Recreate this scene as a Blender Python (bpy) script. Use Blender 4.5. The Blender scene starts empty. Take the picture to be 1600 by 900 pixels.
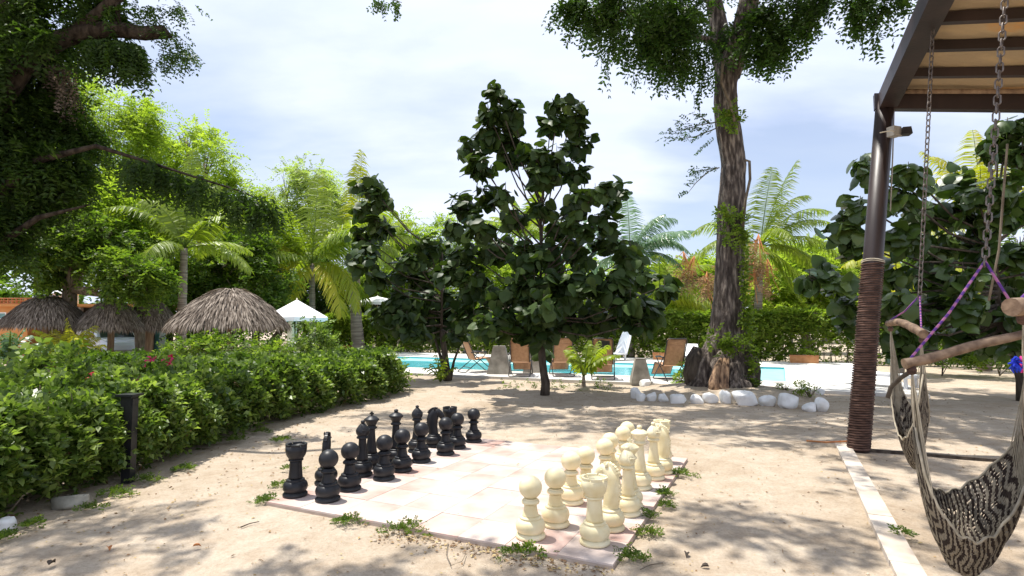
import bpy, math, random
import numpy as np
from mathutils import Vector, Matrix
C = bpy.context.scene.collection
sc = bpy.context.scene
R = math.radians
# ------------------------------------------------------------ camera, sky, sun
FPX, HOR, CAMH = 890.0, 508.0, 1.5
PITCH = math.atan((HOR - 450) / FPX)
cam_d = bpy.data.cameras.new('camera'); cam = bpy.data.objects.new('camera', cam_d); C.objects.link(cam)
cam_d.sensor_width = 36; cam_d.lens = FPX / 1600 * 36; cam_d.clip_end = 3000; cam_d.clip_start = 0.05
cam.location = (0, 0, CAMH); cam.rotation_euler = (R(90) + PITCH, 0, 0)
sc.camera = cam
SUN_EL, SUN_AZ = R(73), R(-62)          # azimuth measured from +Y towards +X
sv = Vector((math.cos(SUN_EL) * math.sin(SUN_AZ), math.cos(SUN_EL) * math.cos(SUN_AZ), math.sin(SUN_EL)))
sd = bpy.data.lights.new('sun', 'SUN'); sun = bpy.data.objects.new('sun', sd); C.objects.link(sun)
sd.energy = 4.6; sd.angle = R(0.53); sd.color = (1.0, 0.955, 0.88)
sun.rotation_euler = sv.to_track_quat('Z', 'Y').to_euler()
W = bpy.data.worlds.new('World'); sc.world = W; W.use_nodes = True
wn, wl = W.node_tree.nodes, W.node_tree.links
bg = wn['Background']
sky = wn.new('ShaderNodeTexSky'); sky.sky_type = 'NISHITA'; sky.sun_disc = False
sky.sun_elevation = SUN_EL; sky.sun_rotation = SUN_AZ; sky.dust_density = 0.9; sky.air_density = 1.0; sky.altitude = 50
tc = wn.new('ShaderNodeTexCoord'); sep = wn.new('ShaderNodeSeparateXYZ'); wl.new(tc.outputs['Generated'], sep.inputs[0])
def wm(op, a, b=None, c=None):
    n = wn.new('ShaderNodeMath'); n.operation = op
    for i, v in enumerate((a, b, c)):
        if v is None: continue
        if isinstance(v, (int, float)): n.inputs[i].default_value = v
        else: wl.new(v, n.inputs[i])
    return n.outputs[0]
zz = wm('ADD', wm('MAXIMUM', sep.outputs[2], 0.0), 0.22)
cmb = wn.new('ShaderNodeCombineXYZ')
wl.new(wm('DIVIDE', sep.outputs[0], zz), cmb.inputs[0]); wl.new(wm('DIVIDE', sep.outputs[1], zz), cmb.inputs[1])
n1 = wn.new('ShaderNodeTexNoise'); n1.inputs['Scale'].default_value = 0.95; n1.inputs['Detail'].default_value = 7; n1.inputs['Roughness'].default_value = 0.52
mp = wn.new('ShaderNodeMapping'); mp.inputs['Location'].default_value = (3.4, 1.6, 0); mp.inputs['Scale'].default_value = (0.8, 1.3, 1)
wl.new(cmb.outputs[0], mp.inputs[0]); wl.new(mp.outputs[0], n1.inputs['Vector'])
rp = wn.new('ShaderNodeValToRGB'); rp.color_ramp.elements[0].position = 0.30; rp.color_ramp.elements[0].color = (0.42, 0.42, 0.42, 1)
rp.color_ramp.elements[1].position = 0.50; rp.color_ramp.elements[1].color = (0.97, 0.97, 0.97, 1)
g0 = _d0 = Vector((0.40, 0.90, 0.185)).normalized()
dt = wn.new('ShaderNodeVectorMath'); dt.operation = 'DOT_PRODUCT'; wl.new(tc.outputs['Generated'], dt.inputs[0]); dt.inputs[1].default_value = g0
mr_ = wn.new('ShaderNodeMapRange'); mr_.inputs[1].default_value = 0.962; mr_.inputs[2].default_value = 0.998; mr_.inputs[4].default_value = 0.26; wl.new(dt.outputs['Value'], mr_.inputs[0])   # a gap in the clouds
wl.new(wm('SUBTRACT', n1.outputs[0], mr_.outputs[0]), rp.inputs[0])
n2 = wn.new('ShaderNodeTexNoise'); n2.inputs['Scale'].default_value = 2.2; n2.inputs['Detail'].default_value = 8
mp2 = wn.new('ShaderNodeMapping'); mp2.inputs['Rotation'].default_value = (0, 0, 0.5); mp2.inputs['Scale'].default_value = (0.6, 1.5, 1)
wl.new(cmb.outputs[0], mp2.inputs[0]); wl.new(mp2.outputs[0], n2.inputs['Vector'])
cr = wn.new('ShaderNodeValToRGB'); cr.color_ramp.elements[0].position = 0.3; cr.color_ramp.elements[0].color = (5.6, 6.3, 8.3, 1)
cr.color_ramp.elements[1].position = 0.7; cr.color_ramp.elements[1].color = (7.0, 7.45, 8.7, 1)
wl.new(n2.outputs[0], cr.inputs[0])
mx = wn.new('ShaderNodeMix'); mx.data_type = 'RGBA'
wl.new(rp.outputs[0], mx.inputs[0]); wl.new(sky.outputs[0], mx.inputs[6]); wl.new(cr.outputs[0], mx.inputs[7])
wl.new(mx.outputs[2], bg.inputs[0]); bg.inputs[1].default_value = 0.1
sc.view_settings.view_transform = 'Standard'; sc.view_settings.look = 'None'
sc.view_settings.exposure = 0.53; sc.view_settings.gamma = 1.0
bg.inputs[1].default_value = 0.105; sc.cycles.max_bounces = 10; sc.cycles.transparent_max_bounces = 8

# ------------------------------------------------------------ geometry helpers
_F = np.array([0, math.cos(PITCH), math.sin(PITCH)]); _U = np.array([0, -math.sin(PITCH), math.cos(PITCH)]); _C = np.array([0, 0, CAMH])
def ray(px, py): return _F + np.array([(px - 800) / FPX, 0, 0]) - (py - 450) / FPX * _U
def P(px, py, y):                       # point seen at a photo pixel, y metres in front of the camera
    r = ray(px, py); return _C + r * (y / r[1])
def G(px, py, z=0.0):                   # where that sight line meets height z
    r = ray(px, py); return _C + r * ((z - CAMH) / r[2])
def V(p): return Vector((float(p[0]), float(p[1]), float(p[2])))
UA = R(-25.2)
u2 = np.array([math.cos(UA), math.sin(UA), 0]); v2 = np.array([-math.sin(UA), math.cos(UA), 0])

def mesh_arrays(name, verts, faces, rnd=None, smooth=False):
    verts = np.asarray(verts, dtype=np.float32).reshape(-1, 3); faces = np.asarray(faces, dtype=np.int32)
    k = faces.shape[1]; n = faces.shape[0]
    me = bpy.data.meshes.new(name)
    me.vertices.add(len(verts)); me.vertices.foreach_set('co', verts.ravel())
    me.loops.add(n * k); me.loops.foreach_set('vertex_index', faces.ravel())
    me.polygons.add(n); me.polygons.foreach_set('loop_start', np.arange(0, n * k, k, dtype=np.int32))
    try: me.polygons.foreach_set('loop_total', np.full(n, k, dtype=np.int32))
    except Exception: pass
    if rnd is not None:
        a = me.attributes.new('rnd', 'FLOAT', 'FACE'); a.data.foreach_set('value', np.asarray(rnd, dtype=np.float32))
    if smooth: me.polygons.foreach_set('use_smooth', np.ones(n, dtype=bool))
    me.update(calc_edges=True)
    return me
class MB:                               # collects solid pieces for ONE mesh
    def __init__(s): s.v = []; s.f = []; s.sm = []
    def add(s, v, f, smooth=False):
        o = len(s.v); s.v += [tuple(map(float, p)) for p in v]; s.f += [tuple(i + o for i in q) for q in f]; s.sm += [smooth] * len(f); return s
    def box(s, c, size, rz=0.0, top=None):
        hx, hy, hz = size[0] / 2, size[1] / 2, size[2] / 2
        tx, ty = top if top else (1, 1); co, si = math.cos(rz), math.sin(rz); vs = []
        for z, a, b in ((-hz, 1, 1), (hz, tx, ty)):
            for x, y in ((-hx * a, -hy * b), (hx * a, -hy * b), (hx * a, hy * b), (-hx * a, hy * b)):
                vs.append((c[0] + x * co - y * si, c[1] + x * si + y * co, c[2] + z))
        return s.add(vs, [(0, 3, 2, 1), (4, 5, 6, 7), (0, 1, 5, 4), (1, 2, 6, 5), (2, 3, 7, 6), (3, 0, 4, 7)])
    def tube(s, pts, rad, seg=8, wob=0.0, seed=0, caps=True, flute=0.0, nfl=5):
        pts = [np.array(p, float) for p in pts]; n = len(pts)
        if isinstance(rad, (int, float)): rad = [rad] * n
        rg = random.Random(seed); vs = []; up = None
        ph = rg.random() * 6
        for i, p in enumerate(pts):
            t = pts[min(i + 1, n - 1)] - pts[max(i - 1, 0)]; t /= max(np.linalg.norm(t), 1e-9)
            if up is None:
                up = np.array([0, 1.0, 0]) if abs(t[1]) < 0.9 else np.array([1.0, 0, 0])
            a = up - t * np.dot(up, t); a /= max(np.linalg.norm(a), 1e-9); up = a; b = np.cross(t, a)
            for k in range(seg):
                th = 2 * math.pi * k / seg
                r = rad[i] * (1 + wob * (rg.random() - 0.5) + flute * math.sin(nfl * th + ph + i * 0.25) * (0.6 + 0.4 * math.sin(2 * th + i)))
                vs.append(p + (a * math.cos(th) + b * math.sin(th)) * r)
        fs = [(i * seg + k, i * seg + (k + 1) % seg, (i + 1) * seg + (k + 1) % seg, (i + 1) * seg + k) for i in range(n - 1) for k in range(seg)]
        s.add(vs, fs, True)
        if caps:
            o = len(s.v) - len(vs); s.f.append(tuple(o + k for k in range(seg))[::-1]); s.f.append(tuple(o + (n - 1) * seg + k for k in range(seg))); s.sm += [False, False]
        return s
    def lathe(s, prof, seg=40, c=(0, 0, 0), smooth=True):
        vs = []; n = len(prof)
        for r, z in prof:
            for k in range(seg):
                th = 2 * math.pi * k / seg; vs.append((c[0] + r * math.cos(th), c[1] + r * math.sin(th), c[2] + z))
        fs = [(i * seg + k, i * seg + (k + 1) % seg, (i + 1) * seg + (k + 1) % seg, (i + 1) * seg + k) for i in range(n - 1) for k in range(seg)]
        s.add(vs, fs, smooth); o = len(s.v) - len(vs)
        if prof[0][0] > 0.002: s.f.append(tuple(o + k for k in range(seg))[::-1]); s.sm.append(False)
        if prof[-1][0] > 0.002: s.f.append(tuple(o + (n - 1) * seg + k for k in range(seg))); s.sm.append(False)
        return s
    def mesh(s, name):
        me = bpy.data.meshes.new(name); me.from_pydata(s.v, [], s.f); me.polygons.foreach_set('use_smooth', s.sm); me.update(); return me
def link(name, me, m=None, parent=None, world=True, loc=None):
    """ONE mesh object; with world=True the vertices are world coordinates and are moved into the parent's frame."""
    if isinstance(me, MB): me = me.mesh(name)
    if m is not None and not me.materials: me.materials.append(m)
    o = bpy.data.objects.new(name, me); C.objects.link(o)
    if parent is not None:
        if world: me.transform(Matrix.Translation(-parent.location))
        o.parent = parent
    if loc is not None: o.location = loc
    return o
def tag(o, label, cat, group=None, kind=None):
    if label: o['label'] = label
    if cat: o['category'] = cat
    if group: o['group'] = group
    if kind: o['kind'] = kind
    return o
def thing(name, label, cat, loc=(0, 0, 0), rz=0.0, group=None):
    o = bpy.data.objects.new(name, None); o.empty_display_size = 0.2; C.objects.link(o)
    o.location = V(loc); o.rotation_euler = (0, 0, rz); return tag(o, label, cat, group)
def dup(root, loc, rz=0.0, label=None, group=None, scale=None):
    r = root.copy(); C.objects.link(r); r.location = V(loc); r.rotation_euler = (0, 0, rz)
    if label: r['label'] = label
    if group: r['group'] = group
    r.scale = (scale or 1,) * 3
    for ch in list(root.children):
        c = ch.copy(); C.objects.link(c); c.parent = r
        for g in list(ch.children):
            d = g.copy(); C.objects.link(d); d.parent = c
    return r

# ------------------------------------------------------------ materials
def mat(name, c1, c2=None, scale=6.0, rough=0.8, bump=0.0, bscale=None, stretch=(1, 1, 1), metal=0.0, detail=6, pos=(0.35, 0.65), spec=0.4, c3=None, bdist=0.01, coat=0.0, ctype='Object'):
    m = bpy.data.materials.new(name); m.use_nodes = True; N, L = m.node_tree.nodes, m.node_tree.links
    b = N['Principled BSDF']; b.inputs['Roughness'].default_value = rough; b.inputs['Metallic'].default_value = metal
    b.inputs['Specular IOR Level'].default_value = spec; b.inputs['Coat Weight'].default_value = coat
    c2 = c2 or tuple(x * 0.8 for x in c1)
    t = N.new('ShaderNodeTexCoord'); mp = N.new('ShaderNodeMapping'); mp.inputs['Scale'].default_value = stretch; L.new(t.outputs[ctype] if ctype != 'World' else N.new('ShaderNodeNewGeometry').outputs['Position'], mp.inputs[0])
    n = N.new('ShaderNodeTexNoise'); n.inputs['Scale'].default_value = scale; n.inputs['Detail'].default_value = detail; L.new(mp.outputs[0], n.inputs['Vector'])
    r = N.new('ShaderNodeValToRGB'); r.color_ramp.elements[0].position = pos[0]; r.color_ramp.elements[1].position = pos[1]
    r.color_ramp.elements[0].color = (*c1, 1); r.color_ramp.elements[1].color = (*c2, 1)
    if c3: e = r.color_ramp.elements.new((pos[0] + pos[1]) / 2); e.color = (*c3, 1)
    L.new(n.outputs[0], r.inputs[0]); L.new(r.outputs[0], b.inputs['Base Color'])
    if bump:
        n2 = N.new('ShaderNodeTexNoise'); n2.inputs['Scale'].default_value = bscale or scale * 3; n2.inputs['Detail'].default_value = 8; L.new(mp.outputs[0], n2.inputs['Vector'])
        bp = N.new('ShaderNodeBump'); bp.inputs['Strength'].default_value = bump; bp.inputs['Distance'].default_value = bdist
        L.new(n2.outputs[0], bp.inputs['Height']); L.new(bp.outputs[0], b.inputs['Normal'])
    return m
def leafmat(name, cols, trans, tw=0.4, rough=0.45, spec=0.35):
    m = bpy.data.materials.new(name); m.use_nodes = True; N, L = m.node_tree.nodes, m.node_tree.links
    b = N['Principled BSDF']; b.inputs['Roughness'].default_value = rough; b.inputs['Specular IOR Level'].default_value = spec
    a = N.new('ShaderNodeAttribute'); a.attribute_name = 'rnd'
    oi = N.new('ShaderNodeObjectInfo'); ad = N.new('ShaderNodeMath'); ad.operation = 'ADD'; L.new(a.outputs['Fac'], ad.inputs[0])
    mu = N.new('ShaderNodeMath'); mu.operation = 'MULTIPLY'; mu.inputs[1].default_value = 0.15; L.new(oi.outputs['Random'], mu.inputs[0]); L.new(mu.outputs[0], ad.inputs[1])
    r = N.new('ShaderNodeValToRGB'); els = r.color_ramp.elements
    while len(els) < len(cols): els.new(0.5)
    for i, c in enumerate(cols): els[i].position = i / (len(cols) - 1); els[i].color = (*c, 1)
    L.new(ad.outputs[0], r.inputs[0]); L.new(r.outputs[0], b.inputs['Base Color'])
    t = N.new('ShaderNodeBsdfTranslucent'); mm = N.new('ShaderNodeMix'); mm.data_type = 'RGBA'; mm.blend_type = 'MULTIPLY'; mm.inputs[0].default_value = 1
    L.new(r.outputs[0], mm.inputs[6]); mm.inputs[7].default_value = (*trans, 1); L.new(mm.outputs[2], t.inputs[0])
    mix = N.new('ShaderNodeMixShader'); mix.inputs[0].default_value = tw; L.new(b.outputs[0], mix.inputs[1]); L.new(t.outputs[0], mix.inputs[2])
    L.new(mix.outputs[0], N['Material Output'].inputs[0]); return m

M = {}
M['bark'] = mat('bark', (0.045, 0.034, 0.028), (0.31, 0.26, 0.215), 6, 0.9, 1.0, 9, (2.4, 2.4, 0.5), bdist=0.08, c3=(0.12, 0.095, 0.08), pos=(0.38, 0.66), detail=10)
M['bark_dark'] = mat('bark_dark', (0.035, 0.026, 0.02), (0.10, 0.08, 0.06), 7, 0.9, 0.8, 12, (2, 2, 0.6), bdist=0.02)
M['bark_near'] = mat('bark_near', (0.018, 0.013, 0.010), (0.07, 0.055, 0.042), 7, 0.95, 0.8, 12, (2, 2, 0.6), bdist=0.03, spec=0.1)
M['bark_mid'] = mat('bark_mid', (0.10, 0.075, 0.05), (0.22, 0.18, 0.13), 7, 0.9, 0.7, 12, (2, 2, 0.6), bdist=0.02)
M['palm_bark'] = mat('palm_bark', (0.16, 0.125, 0.10), (0.34, 0.29, 0.24), 3, 0.9, 0.8, 5, (0.4, 0.4, 5), bdist=0.03)
M['root_wood'] = mat('root_wood', (0.08, 0.045, 0.03), (0.46, 0.29, 0.17), 5, 0.85, 0.6, 14, (3, 3, 0.7), bdist=0.02)
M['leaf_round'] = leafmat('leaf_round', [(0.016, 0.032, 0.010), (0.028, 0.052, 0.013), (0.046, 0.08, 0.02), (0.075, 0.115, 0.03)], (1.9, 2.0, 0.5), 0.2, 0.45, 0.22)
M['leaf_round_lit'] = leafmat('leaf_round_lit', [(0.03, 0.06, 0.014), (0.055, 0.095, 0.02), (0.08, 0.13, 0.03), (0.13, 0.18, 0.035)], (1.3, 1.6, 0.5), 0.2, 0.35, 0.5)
M['leaf_lime'] = leafmat('leaf_lime', [(0.11, 0.17, 0.02), (0.19, 0.27, 0.03), (0.26, 0.34, 0.045), (0.33, 0.39, 0.07)], (2.1, 2.2, 1.1), 0.5, 0.5, 0.2)
M['leaf_pale'] = leafmat('leaf_pale', [(0.16, 0.21, 0.05), (0.23, 0.29, 0.08), (0.28, 0.34, 0.10), (0.34, 0.38, 0.13)], (2.0, 2.2, 1.2), 0.5, 0.5, 0.2)
M['leaf_mid'] = leafmat('leaf_mid', [(0.03, 0.06, 0.012), (0.07, 0.12, 0.02), (0.12, 0.18, 0.028), (0.26, 0.32, 0.055)], (1.9, 2.1, 0.7), 0.46, 0.5, 0.25)
M['leaf_dark'] = leafmat('leaf_dark', [(0.02, 0.04, 0.010), (0.038, 0.072, 0.015), (0.06, 0.105, 0.02), (0.12, 0.18, 0.035)], (1.8, 2.0, 0.6), 0.4, 0.55, 0.25)
M['leaf_canopy'] = leafmat('leaf_canopy', [(0.022, 0.045, 0.010), (0.04, 0.075, 0.016), (0.06, 0.11, 0.022), (0.10, 0.16, 0.03)], (1.6, 1.9, 0.6), 0.36, 0.5, 0.25)
M['leaf_hedge'] = leafmat('leaf_hedge', [(0.03, 0.06, 0.012), (0.07, 0.12, 0.022), (0.15, 0.22, 0.045), (0.30, 0.38, 0.11)], (1.7, 1.9, 0.7), 0.36, 0.38, 0.45)
M['leaf_vine'] = leafmat('leaf_vine', [(0.08, 0.13, 0.02), (0.14, 0.20, 0.03), (0.20, 0.26, 0.04), (0.28, 0.32, 0.06)], (1.8, 2.1, 0.8), 0.45, 0.5, 0.25)
M['leaf_weed'] = leafmat('leaf_weed', [(0.05, 0.09, 0.015), (0.09, 0.15, 0.025), (0.14, 0.20, 0.035), (0.22, 0.26, 0.06)], (1.6, 1.7, 0.7), 0.35, 0.5, 0.25)
M['palm_leaf'] = leafmat('palm_leaf', [(0.10, 0.15, 0.018), (0.17, 0.23, 0.025), (0.25, 0.31, 0.04), (0.36, 0.38, 0.06)], (1.9, 2.0, 0.7), 0.45, 0.4, 0.4)
M['palm_yellow'] = leafmat('palm_yellow', [(0.22, 0.27, 0.025), (0.32, 0.35, 0.03), (0.42, 0.40, 0.04), (0.5, 0.42, 0.05)], (1.7, 1.7, 0.7), 0.45, 0.4, 0.4)
M['palm_blue'] = leafmat('palm_blue', [(0.08, 0.17, 0.06), (0.14, 0.24, 0.12), (0.2, 0.3, 0.19), (0.28, 0.37, 0.26)], (1.2, 1.3, 0.8), 0.3, 0.3, 0.6)
M['dry'] = leafmat('dry', [(0.16, 0.09, 0.045), (0.27, 0.16, 0.08), (0.36, 0.24, 0.13), (0.44, 0.32, 0.18)], (1.3, 1.1, 0.8), 0.25, 0.8, 0.1)
M['thatch'] = leafmat('thatch', [(0.05, 0.038, 0.028), (0.15, 0.12, 0.095), (0.28, 0.235, 0.19), (0.46, 0.39, 0.32)], (1.1, 1.0, 0.8), 0.1, 0.9, 0.1)
M['flower'] = leafmat('flower', [(0.45, 0.01, 0.06), (0.6, 0.02, 0.10), (0.7, 0.04, 0.2), (0.7, 0.1, 0.25)], (1.3, 0.8, 0.9), 0.35, 0.5, 0.2)
M['black_plastic'] = mat('black_plastic', (0.008, 0.009, 0.012), (0.024, 0.024, 0.026), 5, 0.42, 0.2, 40, spec=0.32, bdist=0.002)
M['cream_plastic'] = mat('cream_plastic', (0.70, 0.60, 0.35), (0.82, 0.75, 0.52), 7, 0.55, 0.25, 40, spec=0.35, bdist=0.002)
M['concrete'] = mat('concrete', (0.50, 0.46, 0.40), (0.66, 0.62, 0.55), 2.2, 0.9, 0.3, 60, bdist=0.004)
M['deck'] = mat('deck', (0.56, 0.54, 0.50), (0.67, 0.65, 0.61), 0.9, 0.85, 0.2, 40, bdist=0.004)
M['curb'] = mat('curb', (0.45, 0.38, 0.31), (0.64, 0.57, 0.49), 3, 0.9, 0.5, 30, bdist=0.01, c3=(0.56, 0.49, 0.41))
M['block'] = mat('block', (0.20, 0.18, 0.15), (0.38, 0.35, 0.30), 4, 0.9, 0.4, 40, bdist=0.006)
M['pool_paint'] = mat('pool_paint', (0.10, 0.50, 0.56), (0.14, 0.56, 0.62), 2, 0.5)
M['pool_pale'] = mat('pool_pale', (0.26, 0.55, 0.55), (0.34, 0.62, 0.61), 2, 0.5)
M['water'] = mat('water', (0.07, 0.44, 0.52), (0.20, 0.60, 0.63), 1.4, 0.06, 0.6, 5, spec=0.5, bdist=0.03)
M['tile_a'] = mat('tile_a', (0.44, 0.28, 0.23), (0.56, 0.45, 0.40), 2.5, 0.88, 0.4, 45, bdist=0.003, c3=(0.53, 0.39, 0.34), ctype='World')
M['tile_b'] = mat('tile_b', (0.45, 0.36, 0.31), (0.57, 0.50, 0.46), 2.5, 0.88, 0.4, 45, bdist=0.003, c3=(0.54, 0.45, 0.40), ctype='World')
M['grout'] = mat('grout', (0.42, 0.33, 0.27), (0.50, 0.42, 0.35), 8, 0.95, 0.4, 40)
M['stone_white'] = mat('stone_white', (0.62, 0.61, 0.58), (0.82, 0.82, 0.80), 4, 0.8, 0.5, 14, bdist=0.015, pos=(0.3, 0.5))
M['stone_grey'] = mat('stone_grey', (0.16, 0.15, 0.12), (0.36, 0.34, 0.28), 5, 0.9, 0.6, 18, bdist=0.02)
M['post_dark'] = mat('post_dark', (0.022, 0.014, 0.013), (0.045, 0.028, 0.025), 3, 0.45, 0.2, 20, (1, 1, 0.2), spec=0.5)
M['rope_brown'] = mat('rope_brown', (0.045, 0.024, 0.018), (0.15, 0.085, 0.062), 10, 0.9, 0.6, 60, (1, 1, 3), bdist=0.006)
M['panel'] = mat('panel', (0.66, 0.32, 0.09), (0.44, 0.33, 0.20), 1.3, 0.9, 0.6, 9, (1, 1.6, 1), bdist=0.03, c3=(0.53, 0.39, 0.22), pos=(0.33, 0.5))
M['metal_dark'] = mat('metal_dark', (0.02, 0.02, 0.022), (0.05, 0.045, 0.045), 9, 0.45, spec=0.5)
M['chain'] = mat('chain', (0.10, 0.08, 0.07), (0.22, 0.19, 0.17), 30, 0.5, metal=0.6)
M['sling'] = mat('sling', (0.42, 0.235, 0.13), (0.52, 0.31, 0.18), 12, 0.8, 0.3, 120, bdist=0.002)
M['white_cloth'] = mat('white_cloth', (0.80, 0.80, 0.82), (0.85, 0.85, 0.86), 3, 0.85)
M['beige_cloth'] = mat('beige_cloth', (0.60, 0.50, 0.33), (0.72, 0.62, 0.44), 3, 0.85)
M['white_paint'] = mat('white_paint', (0.74, 0.75, 0.77), (0.80, 0.80, 0.82), 3, 0.4)
M['wood_pole'] = mat('wood_pole', (0.20, 0.13, 0.08), (0.36, 0.25, 0.16), 4, 0.8, 0.5, 14, (4, 4, 0.5), bdist=0.01)
M['bar_wood'] = mat('bar_wood', (0.10, 0.06, 0.038), (0.29, 0.20, 0.13), 5, 0.6, 0.4, 20, (3, 3, 3), bdist=0.006, c3=(0.19, 0.125, 0.08))
M['orange_wall'] = mat('orange_wall', (0.60, 0.26, 0.09), (0.66, 0.31, 0.12), 2, 0.9, 0.2, 20)
M['terracotta'] = mat('terracotta', (0.42, 0.17, 0.08), (0.55, 0.26, 0.13), 6, 0.9)
M['planter'] = mat('planter', (0.46, 0.20, 0.08), (0.58, 0.29, 0.13), 6, 0.9)
M['glass_teal'] = mat('glass_teal', (0.10, 0.26, 0.26), (0.22, 0.42, 0.42), 1.5, 0.1, spec=0.7)
M['car_white'] = mat('car_white', (0.70, 0.75, 0.82), (0.74, 0.78, 0.85), 2, 0.25, spec=0.5)
M['car_glass'] = mat('car_glass', (0.02, 0.03, 0.035), (0.04, 0.06, 0.07), 2, 0.08, spec=0.6)
M['rubber'] = mat('rubber', (0.02, 0.02, 0.02), (0.035, 0.035, 0.035), 8, 0.8)
M['cord_cream'] = mat('cord_cream', (0.52, 0.47, 0.36), (0.66, 0.60, 0.48), 20, 0.9)
M['cord_tan'] = mat('cord_tan', (0.30, 0.26, 0.19), (0.42, 0.37, 0.28), 20, 0.9)
M['debris'] = leafmat('debris', [(0.10, 0.06, 0.035), (0.25, 0.15, 0.08), (0.42, 0.30, 0.15), (0.58, 0.48, 0.24)], (1, 1, 0.8), 0.1, 0.8, 0.2)
M['dry_orange'] = mat('dry_orange', (0.42, 0.14, 0.04), (0.5, 0.22, 0.08), 20, 0.8)
M['trunk_pale'] = mat('trunk_pale', (0.42, 0.34, 0.25), (0.6, 0.5, 0.38), 5, 0.9)
M['blue_cloth'] = mat('blue_cloth', (0.01, 0.03, 0.5), (0.02, 0.06, 0.6), 9, 0.7)
M['pink_cloth'] = mat('pink_cloth', (0.6, 0.01, 0.2), (0.75, 0.05, 0.3), 9, 0.7)
M['grey_box'] = mat('grey_box', (0.30, 0.28, 0.24), (0.42, 0.40, 0.36), 9, 0.6)

def sand_mat():
    m = bpy.data.materials.new('sand'); m.use_nodes = True; N, L = m.node_tree.nodes, m.node_tree.links
    b = N['Principled BSDF']; b.inputs['Roughness'].default_value = 0.95; b.inputs['Specular IOR Level'].default_value = 0.15
    t = N.new('ShaderNodeTexCoord')
    def noise(s, d=6, ro=0.55):
        n = N.new('ShaderNodeTexNoise'); n.inputs['Scale'].default_value = s; n.inputs['Detail'].default_value = d; n.inputs['Roughness'].default_value = ro; L.new(t.outputs['Object'], n.inputs['Vector']); return n.outputs[0]
    def ramp(f, *st):
        r = N.new('ShaderNodeValToRGB'); e = r.color_ramp.elements
        while len(e) < len(st): e.new(0.5)
        for i, (p, c) in enumerate(st): e[i].position = p; e[i].color = (*c, 1)
        L.new(f, r.inputs[0]); return r.outputs[0]
    def mixc(mode, f, a, c):
        x = N.new('ShaderNodeMix'); x.data_type = 'RGBA'; x.blend_type = mode
        if isinstance(f, float): x.inputs[0].default_value = f
        else: L.new(f, x.inputs[0])
        L.new(a, x.inputs[6]); L.new(c, x.inputs[7]); return x.outputs[2]
    base = ramp(noise(0.8, 8, 0.6), (0.3, (0.44, 0.355, 0.26)), (0.5, (0.53, 0.445, 0.345)), (0.7, (0.59, 0.51, 0.41)))
    fine = ramp(noise(38, 8, 0.7), (0.3, (0.78, 0.76, 0.74)), (0.6, (1, 1, 1)))
    c = mixc('MULTIPLY', 1.0, base, fine)
    med = ramp(noise(4.5, 7, 0.65), (0.33, (0.84, 0.80, 0.76)), (0.6, (1, 1, 1)))
    c = mixc('MULTIPLY', 1.0, c, med)
    specks = ramp(noise(95, 3, 0.5), (0.68, (0, 0, 0)), (0.74, (1, 1, 1)))
    dark = N.new('ShaderNodeRGB'); dark.outputs[0].default_value = (0.14, 0.095, 0.06, 1)
    mk = N.new('ShaderNodeMath'); mk.operation = 'MULTIPLY'; mk.inputs[1].default_value = 0.55; L.new(specks, mk.inputs[0])
    c = mixc('MIX', mk.outputs[0], c, dark.outputs[0]); L.new(c, b.inputs['Base Color'])
    h = N.new('ShaderNodeMath'); h.operation = 'ADD'; L.new(noise(9, 8, 0.6), h.inputs[0]); q = N.new('ShaderNodeMath'); q.operation = 'MULTIPLY'; q.inputs[1].default_value = 0.3; L.new(noise(70, 5, 0.7), q.inputs[0]); L.new(q.outputs[0], h.inputs[1])
    bp = N.new('ShaderNodeBump'); bp.inputs['Strength'].default_value = 0.75; bp.inputs['Distance'].default_value = 0.06; L.new(h.outputs[0], bp.inputs['Height']); L.new(bp.outputs[0], b.inputs['Normal'])
    return m
M['sand'] = sand_mat()
def stripe_mat():                      # woven chevrons of a cotton hammock
    m = bpy.data.materials.new('woven_chevron'); m.use_nodes = True; N, L = m.node_tree.nodes, m.node_tree.links
    b = N['Principled BSDF']; b.inputs['Roughness'].default_value = 0.95; b.inputs['Specular IOR Level'].default_value = 0.1
    a = N.new('ShaderNodeAttribute'); a.attribute_name = 'rnd'
    r = N.new('ShaderNodeValToRGB'); r.color_ramp.interpolation = 'CONSTANT'; e = r.color_ramp.elements
    e[0].color = (0.035, 0.026, 0.022, 1); e[1].position = 0.5; e[1].color = (0.22, 0.19, 0.145, 1)
    L.new(a.outputs['Fac'], r.inputs[0]); L.new(r.outputs[0], b.inputs['Base Color']); return m
M['weave'] = stripe_mat()
def rope_mat():
    m = bpy.data.materials.new('purple_rope'); m.use_nodes = True; N, L = m.node_tree.nodes, m.node_tree.links
    b = N['Principled BSDF']; b.inputs['Roughness'].default_value = 0.8
    t = N.new('ShaderNodeTexCoord'); w = N.new('ShaderNodeTexWave'); w.inputs['Scale'].default_value = 9; w.bands_direction = 'DIAGONAL'; L.new(t.outputs['Object'], w.inputs[0])
    r = N.new('ShaderNodeValToRGB'); r.color_ramp.elements[0].position = 0.45; r.color_ramp.elements[1].position = 0.55
    r.color_ramp.elements[0].color = (0.10, 0.03, 0.22, 1); r.color_ramp.elements[1].color = (0.36, 0.13, 0.28, 1)
    L.new(w.outputs[0], r.inputs[0]); L.new(r.outputs[0], b.inputs['Base Color']); return m
M['purple_rope'] = rope_mat()

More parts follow.
